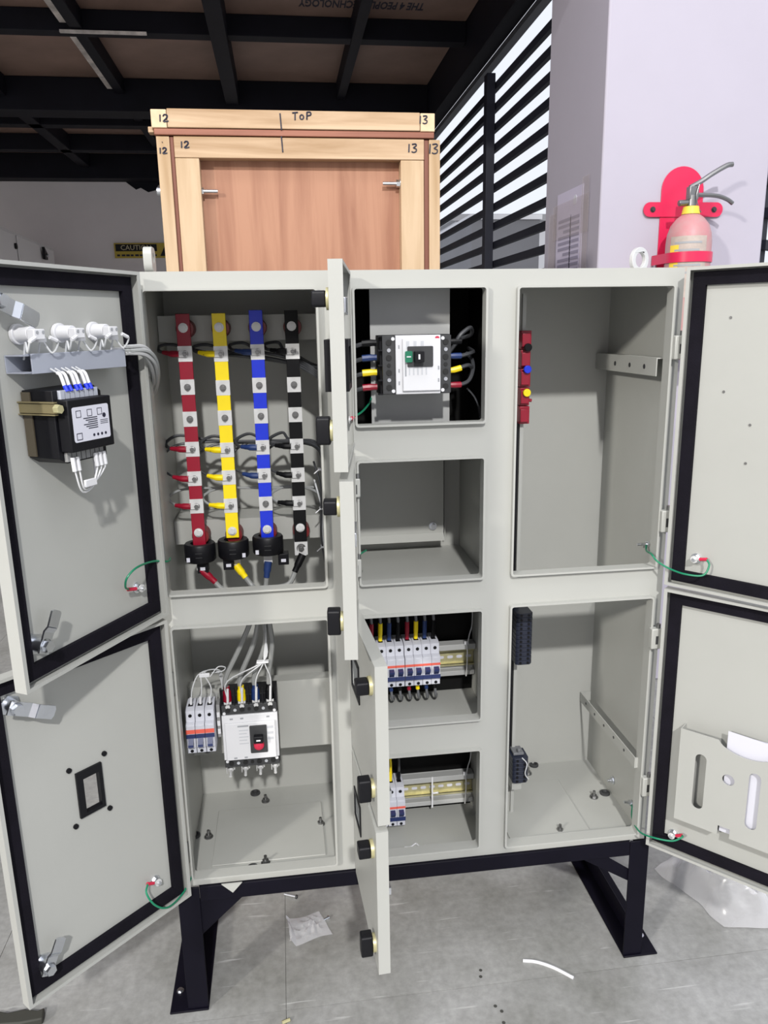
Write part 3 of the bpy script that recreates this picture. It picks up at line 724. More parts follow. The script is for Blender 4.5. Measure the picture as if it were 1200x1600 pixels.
latch(lu, 52, 1006, 118); latch(lu, -22, 470, 205, .05, .02)
latch(ll, 14, 1101, 207, .05, .02); latch(ll, 66, 1503, 118)
def earth_stud(d, px, py):
    p, a, z = atd(px, py, d); n = d.N
    obj('earth_stud', MB().cyl(p, p + n * .002, .009, n=18).cyl(p + n * .002, p + n * .007, .0065, n=6).cyl(p + n * .007, p + n * .016, .003, n=10), ZINC, d.o)
    return p
S_lu = earth_stud(lu, 213, 918); S_ll = earth_stud(ll, 242, 1375); S_ru = earth_stud(ru, 1088, 872); S_rl = earth_stud(rl_, 1052, 1302)
# rivet marks on the upper right door
for x, y in ((1142, 496), (1131, 612), (1172, 664), (1165, 724)):
    p, a, z = atd(x, y, ru); obj('rivet', MB().cyl(p, p + ru.N * .0012, .0022, n=10), STEELGR, ru.o)
# document pocket
OFF = .026
def pk(x, y): return atd(x, y, rl_, OFF)[1:]
aL = pk(1064, 1140)[0]; zTop = pk(1064, 1138)[1]; zBot = (pk(1054, 1278)[1] + pk(1118, 1303)[1]) / 2
aR = .275
s1, s2 = pk(1096, 1179), pk(1096, 1266); rh = pk(1138, 1219); s3, s4 = pk(1181, 1209), pk(1178, 1299); w0, w1 = pk(1122, 1283), pk(1141, 1307)
dz = .045
outl = [(aL, zBot), (w0[0], zBot), (w0[0], zBot + .019), (w0[0] + .021, zBot + .019), (w0[0] + .021, zBot), (aR, zBot), (aR, zTop),
        (aR - .058, zTop)]
dc = pk(1122, 1160)[0]
arc = []
for k in range(13):
    tt = k / 12; arc.append((dc + (aR - .058 - dc) * (1 - tt), zTop - .020 * math.sin(math.pi * tt) ** .6 if 0 < tt < 1 else zTop))
outl = outl[:-1] + arc + [(aL, zTop)]
def slot(c_, h, w=.0098, n=8):
    a, z = c_; hh = h / 2 - w
    return [(a + w * math.cos(q), z + hh + w * math.sin(q)) for q in [math.pi * k / n for k in range(n + 1)]] + [(a - w * math.cos(q), z - hh - w * math.sin(q)) for q in [math.pi * k / n for k in range(n + 1)]]
zs_c = (s1[1] + s2[1]) / 2; hs = abs(s1[1] - s2[1])
pocket = MB().plate(outl, [slot((s1[0], zs_c), hs), circle(rh[0], rh[1], .0105, 20), slot((s3[0], (s3[1] + s4[1]) / 2), hs)], dfr(rl_, OFF - .0015), .0015)
for a0, a1, b0, b1 in ((aL, aL + .0015, zBot, zTop), (aR - .0015, aR, zBot, zTop), (aL, w0[0], zBot, zBot + .0015), (w0[0] + .021, aR, zBot, zBot + .0015)):
    pocket.prism(rect(a0, a1, b0, b1), dfr(rl_, 0), OFF - .0015)
obj('document_pocket', pocket, RAL, rl_.o)
# papers kept in the pocket
pp = [pk(x, y) for x, y in ((1124, 1143), (1260, 1190))]
sh = MB(); a0 = w0[0] + .0005
for k in range(2):
    m_ = MB().prism([(a0 + k * .004, zBot + .003), (aR - .004, zBot + .003), (aR - .004, pp[0][1] - .004 + k * .004), (a0 + k * .004, pp[0][1] + .001 - k * .006)], dfr(rl_, OFF - .010 - .006 * k), .0006)
    tag(obj('document_sheet', m_, PAPER), ('white document sheet in front in the door pocket, its top edge sticking out', 'second white document sheet behind the first one in the door pocket')[k], 'paper', 'papers in the door pocket')

# middle doors, seen edge on
md = []
for k, (ang, z0, z1, hl) in enumerate(((97.5, 1.098, 1.371, []), (96.0, .826, 1.085, []), (86.0, .551, .812, [rect(.030, .10, .685, .745)]), (86.8, .281, .540, [rect(.024, .085, .425, .475)]))):
    d = door(.3155, -.010, ang, .243, z0, z1, True, hl, fl=.019, gasket=False); md.append(d)
def knob(d, px, py, h=.024, long=False):
    """black turn knob on the outer side near the free edge, yellow passivated nut behind it"""
    a = d.L - .030
    # height from the photograph at the knob's distance
    y = (d.H + d.A * a).y; z = at(px, py, 'y', y).z
    p = d.H + d.A * a + Z * z; n = -d.N
    o = obj('latch_knob', MB().cyl(p, p + n * .005, .0145, n=24), BRASS, d.o)
    kn = MB()
    hh = .019 if long else .0105
    kn.prism(rrect(-.0105 if long else -.012, .0105 if long else .012, -hh, hh, .004), (p + n * .005, d.A, Z, n), .019)
    obj('knob_grip', kn, BLKPL, d.o, .002)
    obj('latch_nut', MB().cyl(p - n * .002, p - n * .010, .012, n=6), ZINC, d.o)
for d, px, py, lg in ((md[0], 499, 467, 0), (md[0], 508, 673, 1), (md[1], 518, 792, 0), (md[1], 523, 971, 1), (md[2], 553, 1073, 0), (md[2], 560, 1233, 1), (md[3], 567, 1327, 0), (md[3], 569, 1474, 1)): knob(d, px, py, long=lg)
# black bezel of the top middle door
z_a, z_b = at(512, 530, 'y', -.12).z, at(512, 608, 'y', -.12).z
d = md[0]
obj('bezel', MB().plate(rect(.075, .165, z_b, z_a), [rect(.085, .155, z_b + .01, z_a - .01)], (d.H - d.N * .014, d.A, Z, d.N), .034), BLKPL, d.o)
for d, (a0, a1, b0, b1) in ((md[2], (.030, .10, .685, .745)), (md[3], (.024, .085, .425, .475))):
    obj('bezel', MB().plate(rect(a0 - .004, a1 + .004, b0 - .004, b1 + .004), [rect(a0 + .003, a1 - .003, b0 + .003, b1 - .003)], (d.H - d.N * .0022, d.A, Z, d.N), .002), BLKPL, d.o)  # black rims added so these door cut-outs look dark
for d, zz in ((md[0], 1.315), (md[1], 1.0)):
    q = d.H + d.A * (d.L - .06) + Z * zz
    obj('latch_cam', MB().prism([(-.01, -.012), (.05, -.010), (.05, .010), (-.01, .012)], (q, d.A, Z, d.N), .021), ZINC, d.o, .001)
for d, z in ((md[2], .60), (md[3], .43)):
    q = d.H + d.A * (d.L - .004) + Z * z
    obj('latch_tip', MB().prism(rect(-.012, .0, -.006, .006), (q + d.N * .019, d.A, Z, d.N), .004), ZINC, d.o)

# ------------------------------------------------------------------ stand
st = thing('steel_stand', (.45, .15, 0), 'black angle steel stand under the cabinet with gusseted legs and floor flanges', 'stand')
def sp_(name, mb): return obj(name, mb, STEELBLK, st, .0015)
ZS = ZB - .0005
for x0, s in ((-0.018, 1), (.909, -1)):
    for y0, sy in ((0.0, 1), (.30, -1)):
        m = MB().box(x0, x0 + s * .040, y0, y0 + sy * .004, .004, ZS).box(x0, x0 + s * .004, y0 + sy * .004, y0 + sy * .04, .004, ZS)
        sp_('leg', m)
    sp_('side_runner', MB().box(x0 + s * .0045, x0 + s * .0085, .005, .295, .0045, .046))
    sp_('floor_flange', MB().box(x0 - s * .034, x0 + s * .040, -.004, .304, 0, .004))
    obj('anchor_bolt', bolt_mb((x0 - s * .020, .046, .004), Z, .005, .004), ZINC, st)
    sp_('side_beam', MB().box(x0 + s * .0045, x0 + s * .0085, .005, .295, .236, ZS))
for y0, sy in ((0.0, 1), (.30, -1)):
    sp_('cross_beam', MB().box(.0225, .8685, y0, y0 + sy * .004, .244, ZS).box(.0225, .8685, y0 + sy * .004, y0 + sy * .04, ZS - .004, ZS))
sp_('gusset', MB().prism([(-.010, .2435), (.103, .2435), (.022, .168), (-.010, .150)], ((0, .0045, 0), X, Z, Y), .004))
sp_('brace', MB().prism([(.770, .2435), (.822, .2435), (.872, .208), (.872, .180)], ((0, .0045, 0), X, Z, Y), .004))

# ------------------------------------------------------------------ breakers
def mcb_pole(xc, zc, yf, w, up=True):
    """meshes of one pole: housing, toggle, stripe, band, two terminal screws"""
    pr = [(.060, -.043), (.010, -.043), (.0035, -.041), (.003, -.030), (.0005, -.0285), (0, -.027), (0, .017), (.003, .0195), (.010, .021), (.011, .025), (.012, .040), (.022, .044), (.060, .044)]
    fr = ((xc - w / 2 + .0002, yf, zc), Y, Z, X)
    h = MB().prism(pr, fr, w - .0004)
    tz = -.010 if up else -.012
    tg = MB().prism([(0, -.008), (-.009, .002 if up else -.006), (-.010, .006 if up else -.010), (0, .008)], ((xc - w * .28, yf - .0002, zc + tz), Y, Z, X), w * .56)
    sr = MB().box(xc - w / 2 + .0002, xc + w / 2 - .0002, yf - .0008, yf - .0001, zc + .001, zc + (.0055 if up else .009))
    bd = MB().box(xc - w / 2 + .0002, xc + w / 2 - .0002, yf - .0022, yf - .0001, zc - .0262 if up else zc - .0075, zc - .0185 if up else zc - .0003)
    s1 = MB().cyl((xc, yf + .0125, zc + .032), (xc, yf + .0108, zc + .032), .0034, n=10)
    s2 = MB().cyl((xc, yf + .0045, zc - .0365), (xc, yf + .0028, zc - .0365), .0032, n=10)
    t1 = MB().box(xc - .0045, xc + .0045, yf + .026, yf + .036, zc + .0438, zc + .0446)
    return [('housing', h, LILAC), ('toggle', tg, NAVY), ('stripe', sr, STRIPE), ('band', bd, NAVY), ('terminal_screw', s1, BLKPL), ('terminal_screw', s2, BLKPL), ('terminal_opening', t1, BLKPL)]
def mcb(xs, zc, yf, w, label, group, up=True, cat='breaker'):
    t = thing('miniature_breaker', (sum(xs) / len(xs), yf + .03, zc - .043), label, cat, group)
    first = None
    for i, xc in enumerate(xs):
        if first is None:
            first = [obj(n, m, mt, t, .0006 if n == 'housing' else 0, 1) for n, m, mt in mcb_pole(xc, zc, yf, w, up)]; x0 = xc
        else:
            for o in first: clone(o, (xc - x0, 0, 0), t)
    return t
W = .0173
row = [.4995 - W * (.5 + k) for k in range(8)][::-1]
def shrink(xs, g=.0003): return xs
mcb(row[4:], .646, .09, W, 'right-hand four-pole miniature breaker of the upper breaker row', 'breakers in the upper row')
mcb([x - .0009 for x in row[:4]], .646, .09, W, 'left-hand four-pole miniature breaker of the upper row, beside the open door edge', 'breakers in the upper row')
dx = [.4275 - W * .5 - W * k for k in range(4)]
mcb([dx[1], dx[0]], .338, .09, W, 'right-hand two-pole miniature breaker of the lower breaker row', 'breakers in the lower row')
mcb([dx[3] - .0009, dx[2] - .0009], .338, .09, W, 'left-hand two-pole miniature breaker of the lower row, half behind the door', 'breakers in the lower row')
for k, nm in enumerate(('left', 'middle', 'right')):
    mcb([.0112 + .0174 * (k + .5) + .0003 * k], .552, .07, .0172, nm + ' single-pole breaker of the three at the lower left compartment wall', 'three single-pole breakers', False)
# end stops and the small tripped auxiliary beside the three breakers
ec_ = thing('rail_end_clamp', (.068, .12, .525), 'small grey end clamp on the rail right of the three single-pole breakers', 'clamp')
obj('body', MB().box(.0660, .0725, .105, .1335, .522, .590), mat('mid_grey_plastic', (0.25, 0.25, 0.25), 0.5), ec_, .0008)
for z in (.535, .552, .570): obj('marker', MB().box(.0665, .0718, .1035, .1049, z - .005, z + .005), WHITEPL, ec_)

def mccb(origin, ux, uz, W_, H_, label, on, ct=.35, cb=.785, rec=.034, loc_name='moulded_case_breaker'):
    """four-pole moulded case breaker; local frame ux across the poles, uz from load to line side, front towards -y"""
    o = Vector(origin); ux = Vector(ux); uz = Vector(uz); N = Vector((0, -1, 0))
    t = thing(loc_name, tuple(o + Y * .05), label, 'breaker')
    fr = lambda d: (o + N * d, ux, uz, N)
    def pris(name, poly, d, h, m, bev=.0008, par=None): return obj(name, MB().prism(poly, fr(d), h), m, par or t, bev)
    w2, h2 = W_ / 2, H_ / 2
    pris('base', rect(-w2, w2, -h2, h2 - rec * .5), -.060, .0505, BLKPL, .001)
    # terminal shrouds above and below
    for s in (1, -1):
        b0, b1 = (h2 * (ct + .005), h2 * .999) if s > 0 else (-h2 * .999, -h2 * (cb - .14))
        top = pris('terminal_shroud', rect(-w2 + .001, w2 - .001, b0, b1 - rec) if s > 0 else rect(-w2 + .001, w2 - .001, b0, -h2 * (cb + .005)), -.0094, .0084, DKPL)
        for k in range(4):
            xc = -w2 + W_ / 4 * (k + .5); bz_ = (h2 * ct + h2 - rec) / 2 if s > 0 else -h2 * (cb + 1) / 2
            obj('terminal_screw', MB().cyl(o + N * -.0009 + ux * xc + uz * bz_, o + N * .0004 + ux * xc + uz * bz_, .0048, n=14), mat('deep_black_plastic', (.006, .006, .006), .6), t)
            if k < 3:
                xb = -w2 + W_ / 4 * (k + 1)
                obj('cover_screw', MB().cyl(o + N * -.0009 + ux * xb + uz * bz_, o + N * .0006 + ux * xb + uz * bz_, .0032, n=10), ZINC if k in (0, 2) else mat('deep_black_plastic', (.006, .006, .006), .6), t)
        for sx in (-1, 1):
            q = o + N * -.0009 + ux * (sx * (w2 - .006)) + uz * (h2 * ct + .004 if s > 0 else -h2 * cb - .004)
            obj('cover_screw', MB().cyl(q, q + N * .0016, .0030, n=10), WHITEPL, t)
    for k in range(5):   # phase barriers
        xb = max(-w2 + .0014, min(w2 - .0014, -w2 + W_ / 4 * k))
        pris('phase_barrier', rect(xb - .0012, xb + .0012, h2 - rec, h2 * 1.0), -.0094, .010, BLKPL, 0)
    # pale cover with a raised middle
    cv = pris('cover', rect(-w2 + .0005, w2 - .0005, -h2 * cb, h2 * ct), -.0094, .0114, WHITEPL, .0012)
    pris('cover_raise', rect(-w2 + .006, w2 - .006, -h2 * (cb - .015), h2 * (ct - .18)), .0021, .0045, WHITEPL, .001)
    # toggle
    tx, ty = W_ * .14, h2 * ((ct - cb) / 2 - .05)
    tp = pris('toggle_plate', rrect(tx - .0165, tx + .0165, ty - h2 * .34, ty + h2 * .36, .002), .0067, .0022, DKPL, .0005)
    tl = pris('toggle', rrect(tx - .009, tx + .009, ty - .004 + (.0 if on else .002), ty + .012, .002), .009, .012, BLKPL, .001, tp)
    pris('toggle_mark', rect(tx - .004, tx + .004, ty + .003, ty + .006), .0211, .0003, WHITEPL, 0, tp)
    if on: pris('on_window', rrect(tx - .009, tx + .009, ty + .014, ty + .026, .002), .009, .002, GRNBTN, 0, tp)
    else: obj('trip_button', MB().lathe(o + N * .0089 + ux * tx + uz * (ty - .011), N, [(.0105, 0), (.0095, .004), (.006, .006), (.0005, .0062)], 18), REDPL, tp)
    if on: obj('on_mark', MB().prism(rect(tx - .001, tx + .001, ty + .0165, ty + .0235), fr(.0111), .0003), WHITEPL, tp)
    # printing
    def pr(a, b, c, d, m=PRINT): obj('printed_line', MB().prism(rect(a, b, c, d), fr(.0067), .0002), m, t)
    for k in range(5): pr(-w2 + .032, -w2 + .050 - .003 * (k % 2), h2 * (ct - .38) - k * .007, h2 * (ct - .38) - k * .007 + .0022, mat('pale_grey_print', (.52, .53, .56), .6))
    pr(-w2 + .030, -w2 + .051, h2 * (ct - .28), h2 * (ct - .24))
    for k in range(3): pr(w2 - .022, w2 - .010, h2 * (ct - .36) - k * .012, h2 * (ct - .36) - k * .012 + .005, mat('pale_grey_print', (.52, .53, .56), .6))
    for a in (-w2 + .016, -w2 + .036, w2 - .022):
        obj('printed_line', MB().prism(rect(a, a + .006, h2 * (ct - .11), h2 * (ct - .07)), fr(.0021), .0002), PRINT, t)
    for a in (-w2 + .020, -w2 + .040): pr(a, a + .006, -h2 * (cb - .05), -h2 * (cb - .09))
    return t
# lower left: upright, switched off
mo = Vector((.1275, .112, .5335))
m1 = mccb(mo, X, Z, .108, .167, 'white and black moulded case breaker with red trip button in the lower left compartment', False)
lug_x = [-.0405, -.0135, .0135, .0405]
for k in range(4):   # tinned load-side terminals with their bolts
    x = mo.x + lug_x[k] * 1.08; z = mo.z - .0835
    o = obj('terminal_lug', MB().box(x - .008, x + .008, .130, .133, z - .016, z - .0005).box(x - .008, x - .0065, .118, .1298, z - .016, z - .0005), TIN, m1, .0005)
    obj('terminal_bolt', bolt_mb((x, .1298, z - .010), Vector((0, -1, -.25)), .0056, .006, .018), TIN, o)
# top middle: turned on its side, switched on
YA = .004
pa, pb = at(591, 570, 'y', YA), at(705, 568, 'y', YA); pt_, pu = at(652, 523, 'y', YA), at(650, 616, 'y', YA)
ma = Vector(((pa.x + pb.x) / 2, YA, (pt_.z + pu.z) / 2)); AW, AH = pt_.z - pu.z, pb.x - pa.x
m2 = mccb(ma, Z, -X, AW, AH, 'white and black moulded case breaker lying sideways in the top middle compartment, green on window', True, .53, .70, .007)
obj('test_button', MB().cyl((pb.x - AH * .20, YA - .0022, pt_.z - .006), (pb.x - AH * .20, YA - .0060, pt_.z - .006), .0035, n=12), REDPL, m2)

# ------------------------------------------------------------------ busbars
YB = .155
cols = [('red', RED, .0525, 1.3145, .885), ('yellow', YEL, .1145, 1.3145, .905), ('blue', BLU, .1792, 1.319, .900), ('black', BLK, .2415, 1.318, .865)]
rows = {'red': [553, 605, 655, 702, 748, 791], 'yellow': [553, 606, 653, 703, 746, 790], 'blue': [550, 602, 650, 699, 743, 787], 'black': [549, 601, 648, 697, 742, 786]}
pxs = {'red': (287, 306), 'yellow': (343, 361), 'blue': (402, 414), 'black': (455, 466)}
patch_z = {}
for nm, m, xc, zt, zb in cols:
    t = thing('busbar', (xc, YB, zb), f'vertical {nm} sleeved busbar with tinned contact patches in the upper left compartment', 'busbar', 'phase busbars of the upper left compartment')
    bar = obj('bar', MB().box(xc - .0118, xc + .0118, YB, YB + .007, zb, zt), m, t, .0006)
    zs_l = []
    for i, py in enumerate(rows[nm]):
        z = at(pxs[nm][0] + (pxs[nm][1] - pxs[nm][0]) * i / 5, py, 'y', YB).z; zs_l.append(z)
        if i == 0: pt0 = obj('contact_patch', MB().box(xc - .0123, xc + .0123, YB - .0006, YB + .0075, z - .0135, z + .0135), TIN, t); b0 = obj('bolt', bolt_mb((xc, YB - .0007, z), -Y, .0042, .005, .004), STEELGR, pt0); zz = z
        else:
            c_ = clone(pt0, (0, 0, z - zz), t); q = b0.copy(); COL.objects.link(q); q.parent = c_
    patch_z[nm] = zs_l
    for z in (1.2905, .9185):
        obj('support_bolt', bolt_mb((xc, YB - .0002, z), -Y, .0058, .004), TIN, t)
    for z in (1.289, .908):
        obj('insulator', MB().lathe((xc + .002, YB + .0072, z), Y, [(.006, 0), (.0150, 0), (.0168, .006), (.0150, .012), (.0168, .018), (.0150, .026), (.0165, .032), (.0155, .037), (.006, .037), (.006, 0)], 20), DKRED, t)
    if nm == 'black':
        z = at(470, 856, 'y', YB).z
        pp_ = obj('contact_patch', MB().box(xc - .0123, xc + .0123, YB - .0006, YB + .0075, z - .014, z + .012), TIN, t)
        obj('bolt', bolt_mb((xc, YB - .0007, z), -Y, .0060, .005, .004), STEELGR, pp_)

# current transformers
for (nm, m, xc, zt, zb), zc, side in ((cols[0], .882, 'left'), (cols[1], .886, 'middle'), (cols[2], .890, 'right')):
    t = thing('current_transformer', (xc, YB, zc - .018), f'black ring current transformer around the foot of the {nm} busbar', 'transformer', 'current transformers under the busbars')
    obj('ring', MB().lathe((xc, YB + .0035, zc - .018), Z, [(.0152, .001), (.0175, 0), (.0270, 0), (.0290, .003), (.0290, .031), (.0270, .034), (.0175, .034), (.0152, .032), (.0152, .001)], 32), BLKPL, t)
    obj('centre_mark', MB().box(xc - .006, xc + .006, YB - .0262, YB - .0252, zc + .002, zc + .003).box(xc - .006, xc + .006, YB - .0262, YB - .0252, zc - .006, zc - .005), DKPL, t)
    s = {'left': -1, 'middle': 1, 'right': -1}[side]
    obj('sticker', MB().box(xc + s * .020 - .003, xc + s * .020 + .003, YB - .0218, YB - .0203, zc - .014, zc - .006), PAPER, t)
    bx = xc + {'left': .004, 'middle': -.010, 'right': .028}[side]
    obj('terminal_box', MB().box(bx - .010, bx + .010, YB - .012, YB + .012, zc - .040, zc - .0185), BLKPL, t, .001)
    obj('terminal_label', MB().box(bx - .0045, bx + .0045, YB - .0128, YB - .0122, zc - .034, zc - .028), PAPER, t)

def cable(label, name, pts, r, m, group=None, cat='cable', sleeve=None, sl_m=None, sl_r=1.45, lug=None, tag_end=None):
    t = thing(name, tuple(pts[0]), label, cat, group)
    obj('conductor_jacket' if cat == 'cable' else 'wire', MB().tube(pts, r, 8 if r > .003 else 6, 6), m, t)
    if sleeve: obj('sleeve', MB().tube(sleeve, [r * sl_r * k for k in (1.0, 1.1, 1.1, 1.0, .9)], 9, 4), sl_m, t)
    if lug: obj('lug', lug, TIN, t)
    return t

# four main cables: busbars - through the frame - breaker terminals
mx = [mo.x + v for v in lug_x]
ends = [(.0525, .150, .848), (.118, .150, .852), (.178, .152, .855), (.243, .148, .866)]
dirs = [Vector((.022, -.004, -.022)), Vector((.014, -.004, -.020)), Vector((-.004, -.002, -.026)), Vector((-.014, -.008, -.026))]
topp = [(.148, .125, .800), (.157, .125, .800), (.163, .122, .800), (.170, .125, .800)]
mz = mo.z + .068
for k, (nm, m) in enumerate((('red', RED), ('yellow', YEL), ('blue', BLUSL), ('black', BLK))):
    e = Vector(ends[k]); d = dirs[k]; c0 = Vector(topp[k]); f = Vector((mx[k], .1205, mz - .018))
    mid1 = e + d * 1.2
    spread = [(.118, .122, .700), (.143, .12, .705), (.165, .124, .705), (.178, .118, .705)][k]
    t = cable(f'thick grey cable with {nm} sleeves from the {nm} busbar down to the lower left breaker', 'power_cable',
              [e + d * .8, e + d * 1.9, (e + d * 2) * .4 + c0 * .6 + Vector((0, 0, .004)), c0, c0 + Vector(((k - 1.5) * .001, .002, -.035)), Vector(spread), f + Vector((0, 0, .055)), f + Vector((0, 0, .028))],
              .0048, GREYCAB, 'main grey power cables')
    s1 = obj('sleeve', MB().tube([e + d * -.05, e + d * .5, e + d * 1.15], [.0075, .0072, .0058], 10, 4), m, t)
    s2 = obj('sleeve', MB().tube([f + Vector((0, 0, .006)), f + Vector((0, 0, .022)), f + Vector((0, 0, .036))], [.0085, .0080, .0058], 10, 4), m, t)
    obj('lug', MB().box(f.x - .007, f.x + .007, f.y - .003, f.y, f.z - .012, f.z + .008).cyl((f.x, f.y - .003, f.z - .004), (f.x, f.y - .008, f.z - .004), .0048, n=6), TIN, t)
    obj('lug', MB().box(e.x - .008, e.x + .008, YB - .004, YB - .0012, e.z - .002, e.z + .014), TIN, t)
# branch wires from the bars
xw = .2985
def branch(nm, i, m, wm, dz=0.0, r=.0026, loop=True):
    xc = {c[0]: c[2] for c in cols}[nm]; z = patch_z[nm][i]
    word = ['first', 'second', 'third', 'fourth', 'fifth', 'sixth'][i]
    a = Vector((xc - .010, YB - .001, z)); b = a + Vector((-.027, .010, .001 if i % 2 else .003))
    pts = [a + Vector((-.018, .003, .0)), b]
    zl = z - .004 + dz
    if loop: pts += [b + Vector((-.010, .012, .002)), b + Vector((-.012, .028, .010)), b + Vector((.012, .045, .012 + dz))]
    else: pts += [b + Vector((-.004, .020, .004)), b + Vector((.016, .040, .006))]
    zr_ = {0: -.030, 3: -.002, 4: 0, 5: .0}[i]
    if i == 4:      # looping up to join the wires of the contact above
        z3 = patch_z[nm][3] + .004
        pts = pts[:2] + [b + Vector((-.016, .010, .008)), b + Vector((-.024, .018, .022)), Vector((b.x - .014, b.y + .028, z3 - .012)), Vector((b.x + .014, b.y + .038, z3))]
        zl = z3 - .004
    if i == 5:
        pts = pts[:2] + [b + Vector((-.012, .010, .006)), b + Vector((-.014, .020, .014)), b + Vector((.010, .034, .023))]; zl = z + .018
    n = 3
    for k in range(1, n + 1):
        q = k / (n + .6); pts.append(Vector((b.x + (xw - .012 - b.x) * q, .196 + .004 * (k % 2), zl + zr_ * q * q + .008 * (1 - q))))
    yo = .17 + .006 * ['red', 'yellow', 'blue', 'black'].index(nm)
    if i == 0: pts += [Vector((xw - .002, yo, z - .035)), Vector((xw + .004, yo - .01, z - .062))]
    else: pts += [Vector((xw - .016, yo, zl - .010)), Vector((xw - .006, yo - .01, zl - .050)), Vector((xw - .004, yo - .012, zl - .12 + .02 * (i - 3)))]
    t = cable(f'thin dark wire with {nm} sleeve on the {word} contact of the {nm} busbar', 'branch_wire', pts, r, wm, 'branch wires off the busbars', 'wire')
    obj('sleeve', MB().tube([a, a + Vector((-.014, .003, .0005)), b + Vector((-.002, .001, 0))], [.0058, .0058, .0046, .0038], 8, 4), m, t)
    obj('lug', MB().box(xc - .0125, xc + .004, YB - .0035, YB - .0015, z - .005, z + .005), TIN, t)
for nm, m in (('red', RED), ('yellow', YEL), ('blue', BLUSL), ('black', BLK)):
    for i in (0, 3, 4, 5):
        if nm == 'blue' and i == 5: continue
        branch(nm, i, m, DKWIRE if i < 5 else mat('mid_grey_wire', (.30, .31, .31), .45), dz=.006 * (i == 3), r=.0030 if i in (0, 3) else .0023)
# bundle running down beside the right lip, tied with pale cable ties
bt = thing('wire_bundle', (.296, .165, .85), 'bundle of grey wires tied down the right side of the upper left compartment', 'wires')
for k in range(6):
    x = .2825 + .0032 * (k % 3); y = .150 + .004 * (k // 3)
    obj('wire', MB().tube([(x - .010, y + .03, 1.04 - .012 * k), (x, y, 1.00 - .012 * k), (x + .001 * (k % 2), y - .003, .96), (x - .002, y, .91), (x + .001, y, .868), (x + .004, y + .012, .846), (x + .006, y + .04, .835)], .0019, 6, 5), LTWIRE if k % 2 else DKWIRE, bt)
for z in (1.03, .955, .880):
    obj('cable_tie', MB().box(.2790, .2945, .1455, .1600, z - .0015, z + .0015).cyl((.280, .146, z), (.271, .140, z - .006), .0011, n=6), mat('clear_nylon', (.78, .78, .80), .3), bt)
b2 = thing('wire_bundle', (.27, .18, 1.2), 'bundle of dark wires tied at the upper right of the busbars', 'wires')
for k in range(4):
    obj('wire', MB().tube([(.222 + .004 * k, .186, 1.244 - .003 * k), (.25, .180, 1.232 - .004 * k), (.28, .172, 1.214 - .004 * k), (.3050, .165, 1.196 - .004 * k)], .0024, 6, 5), DKWIRE, b2)
obj('cable_tie', MB().box(.249, .2515, .172, .186, 1.214, 1.238), mat('clear_nylon', (.78, .78, .80), .3), b2)
obj('cable_tie', MB().box(.2905, .293, .160, .176, 1.186, 1.212), mat('clear_nylon', (.78, .78, .80), .3), b2)
b3 = thing('wire_bundle', (.27, .12, .6), 'thin control wires fanning over the lower left breaker terminals', 'wires')
jo = Vector((.158, .098, .668))
for k in range(4):
    obj('wire', MB().tube([(.168, .118, .79), (.167, .112, .72), jo + Vector((.004, 0, .01)), (mx[k] + .004, .100, .640), (mx[k] + .002, .107, mz - .008)], .0013, 6, 5), LTWIRE, b3)
for k in range(4): obj('marker_ferrule', MB().tube([(mx[k] + .003, .1035, .622), (mx[k] + .001, .1075, mz - .012)], .0024, 6, 1), WHITEPL, b3)
obj('cable_tie', MB().box(jo.x - .010, jo.x + .012, .094, .104, .674, .677), mat('clear_nylon', (.78, .78, .80), .3), b3)
b4 = thing('wire_bundle', (.04, .1, .6), 'three thin wires with white ferrules looping over the three single-pole breakers', 'wires')
for k in range(3):
    x = .0112 + .0174 * (k + .5)
    obj('wire', MB().tube([(x + .001, .100, .600), (x + .001 + .004, .103, .628), (.036 + .006 * k, .115, .650), (.056, .130, .652), (.070 + .003 * k, .145, .640), (.076, .150, .60), (.078, .150, .54)], .0012, 6, 6), LTWIRE, b4)
    obj('marker_ferrule', MB().tube([(x + .001, .1, .5980), (x + .0015, .1, .612)], .0024, 6, 1), WHITEPL, b4)
obj('wire_marker', MB().box(.038, .058, .110, .114, .646, .654), WHITEPL, b4, .001)
obj('wire', MB().tube([(.060, .10, .652), (.075, .105, .668), (.088, .11, .664), (.082, .112, .656), (.062, .114, .653)], .0011, 6, 5), LTWIRE, b4)
obj('hanging_wire', MB().tube([(.030, .115, .508), (.034, .120, .488), (.045, .125, .482), (.052, .125, .506)], .0022, 6, 5), DKWIRE, b4)

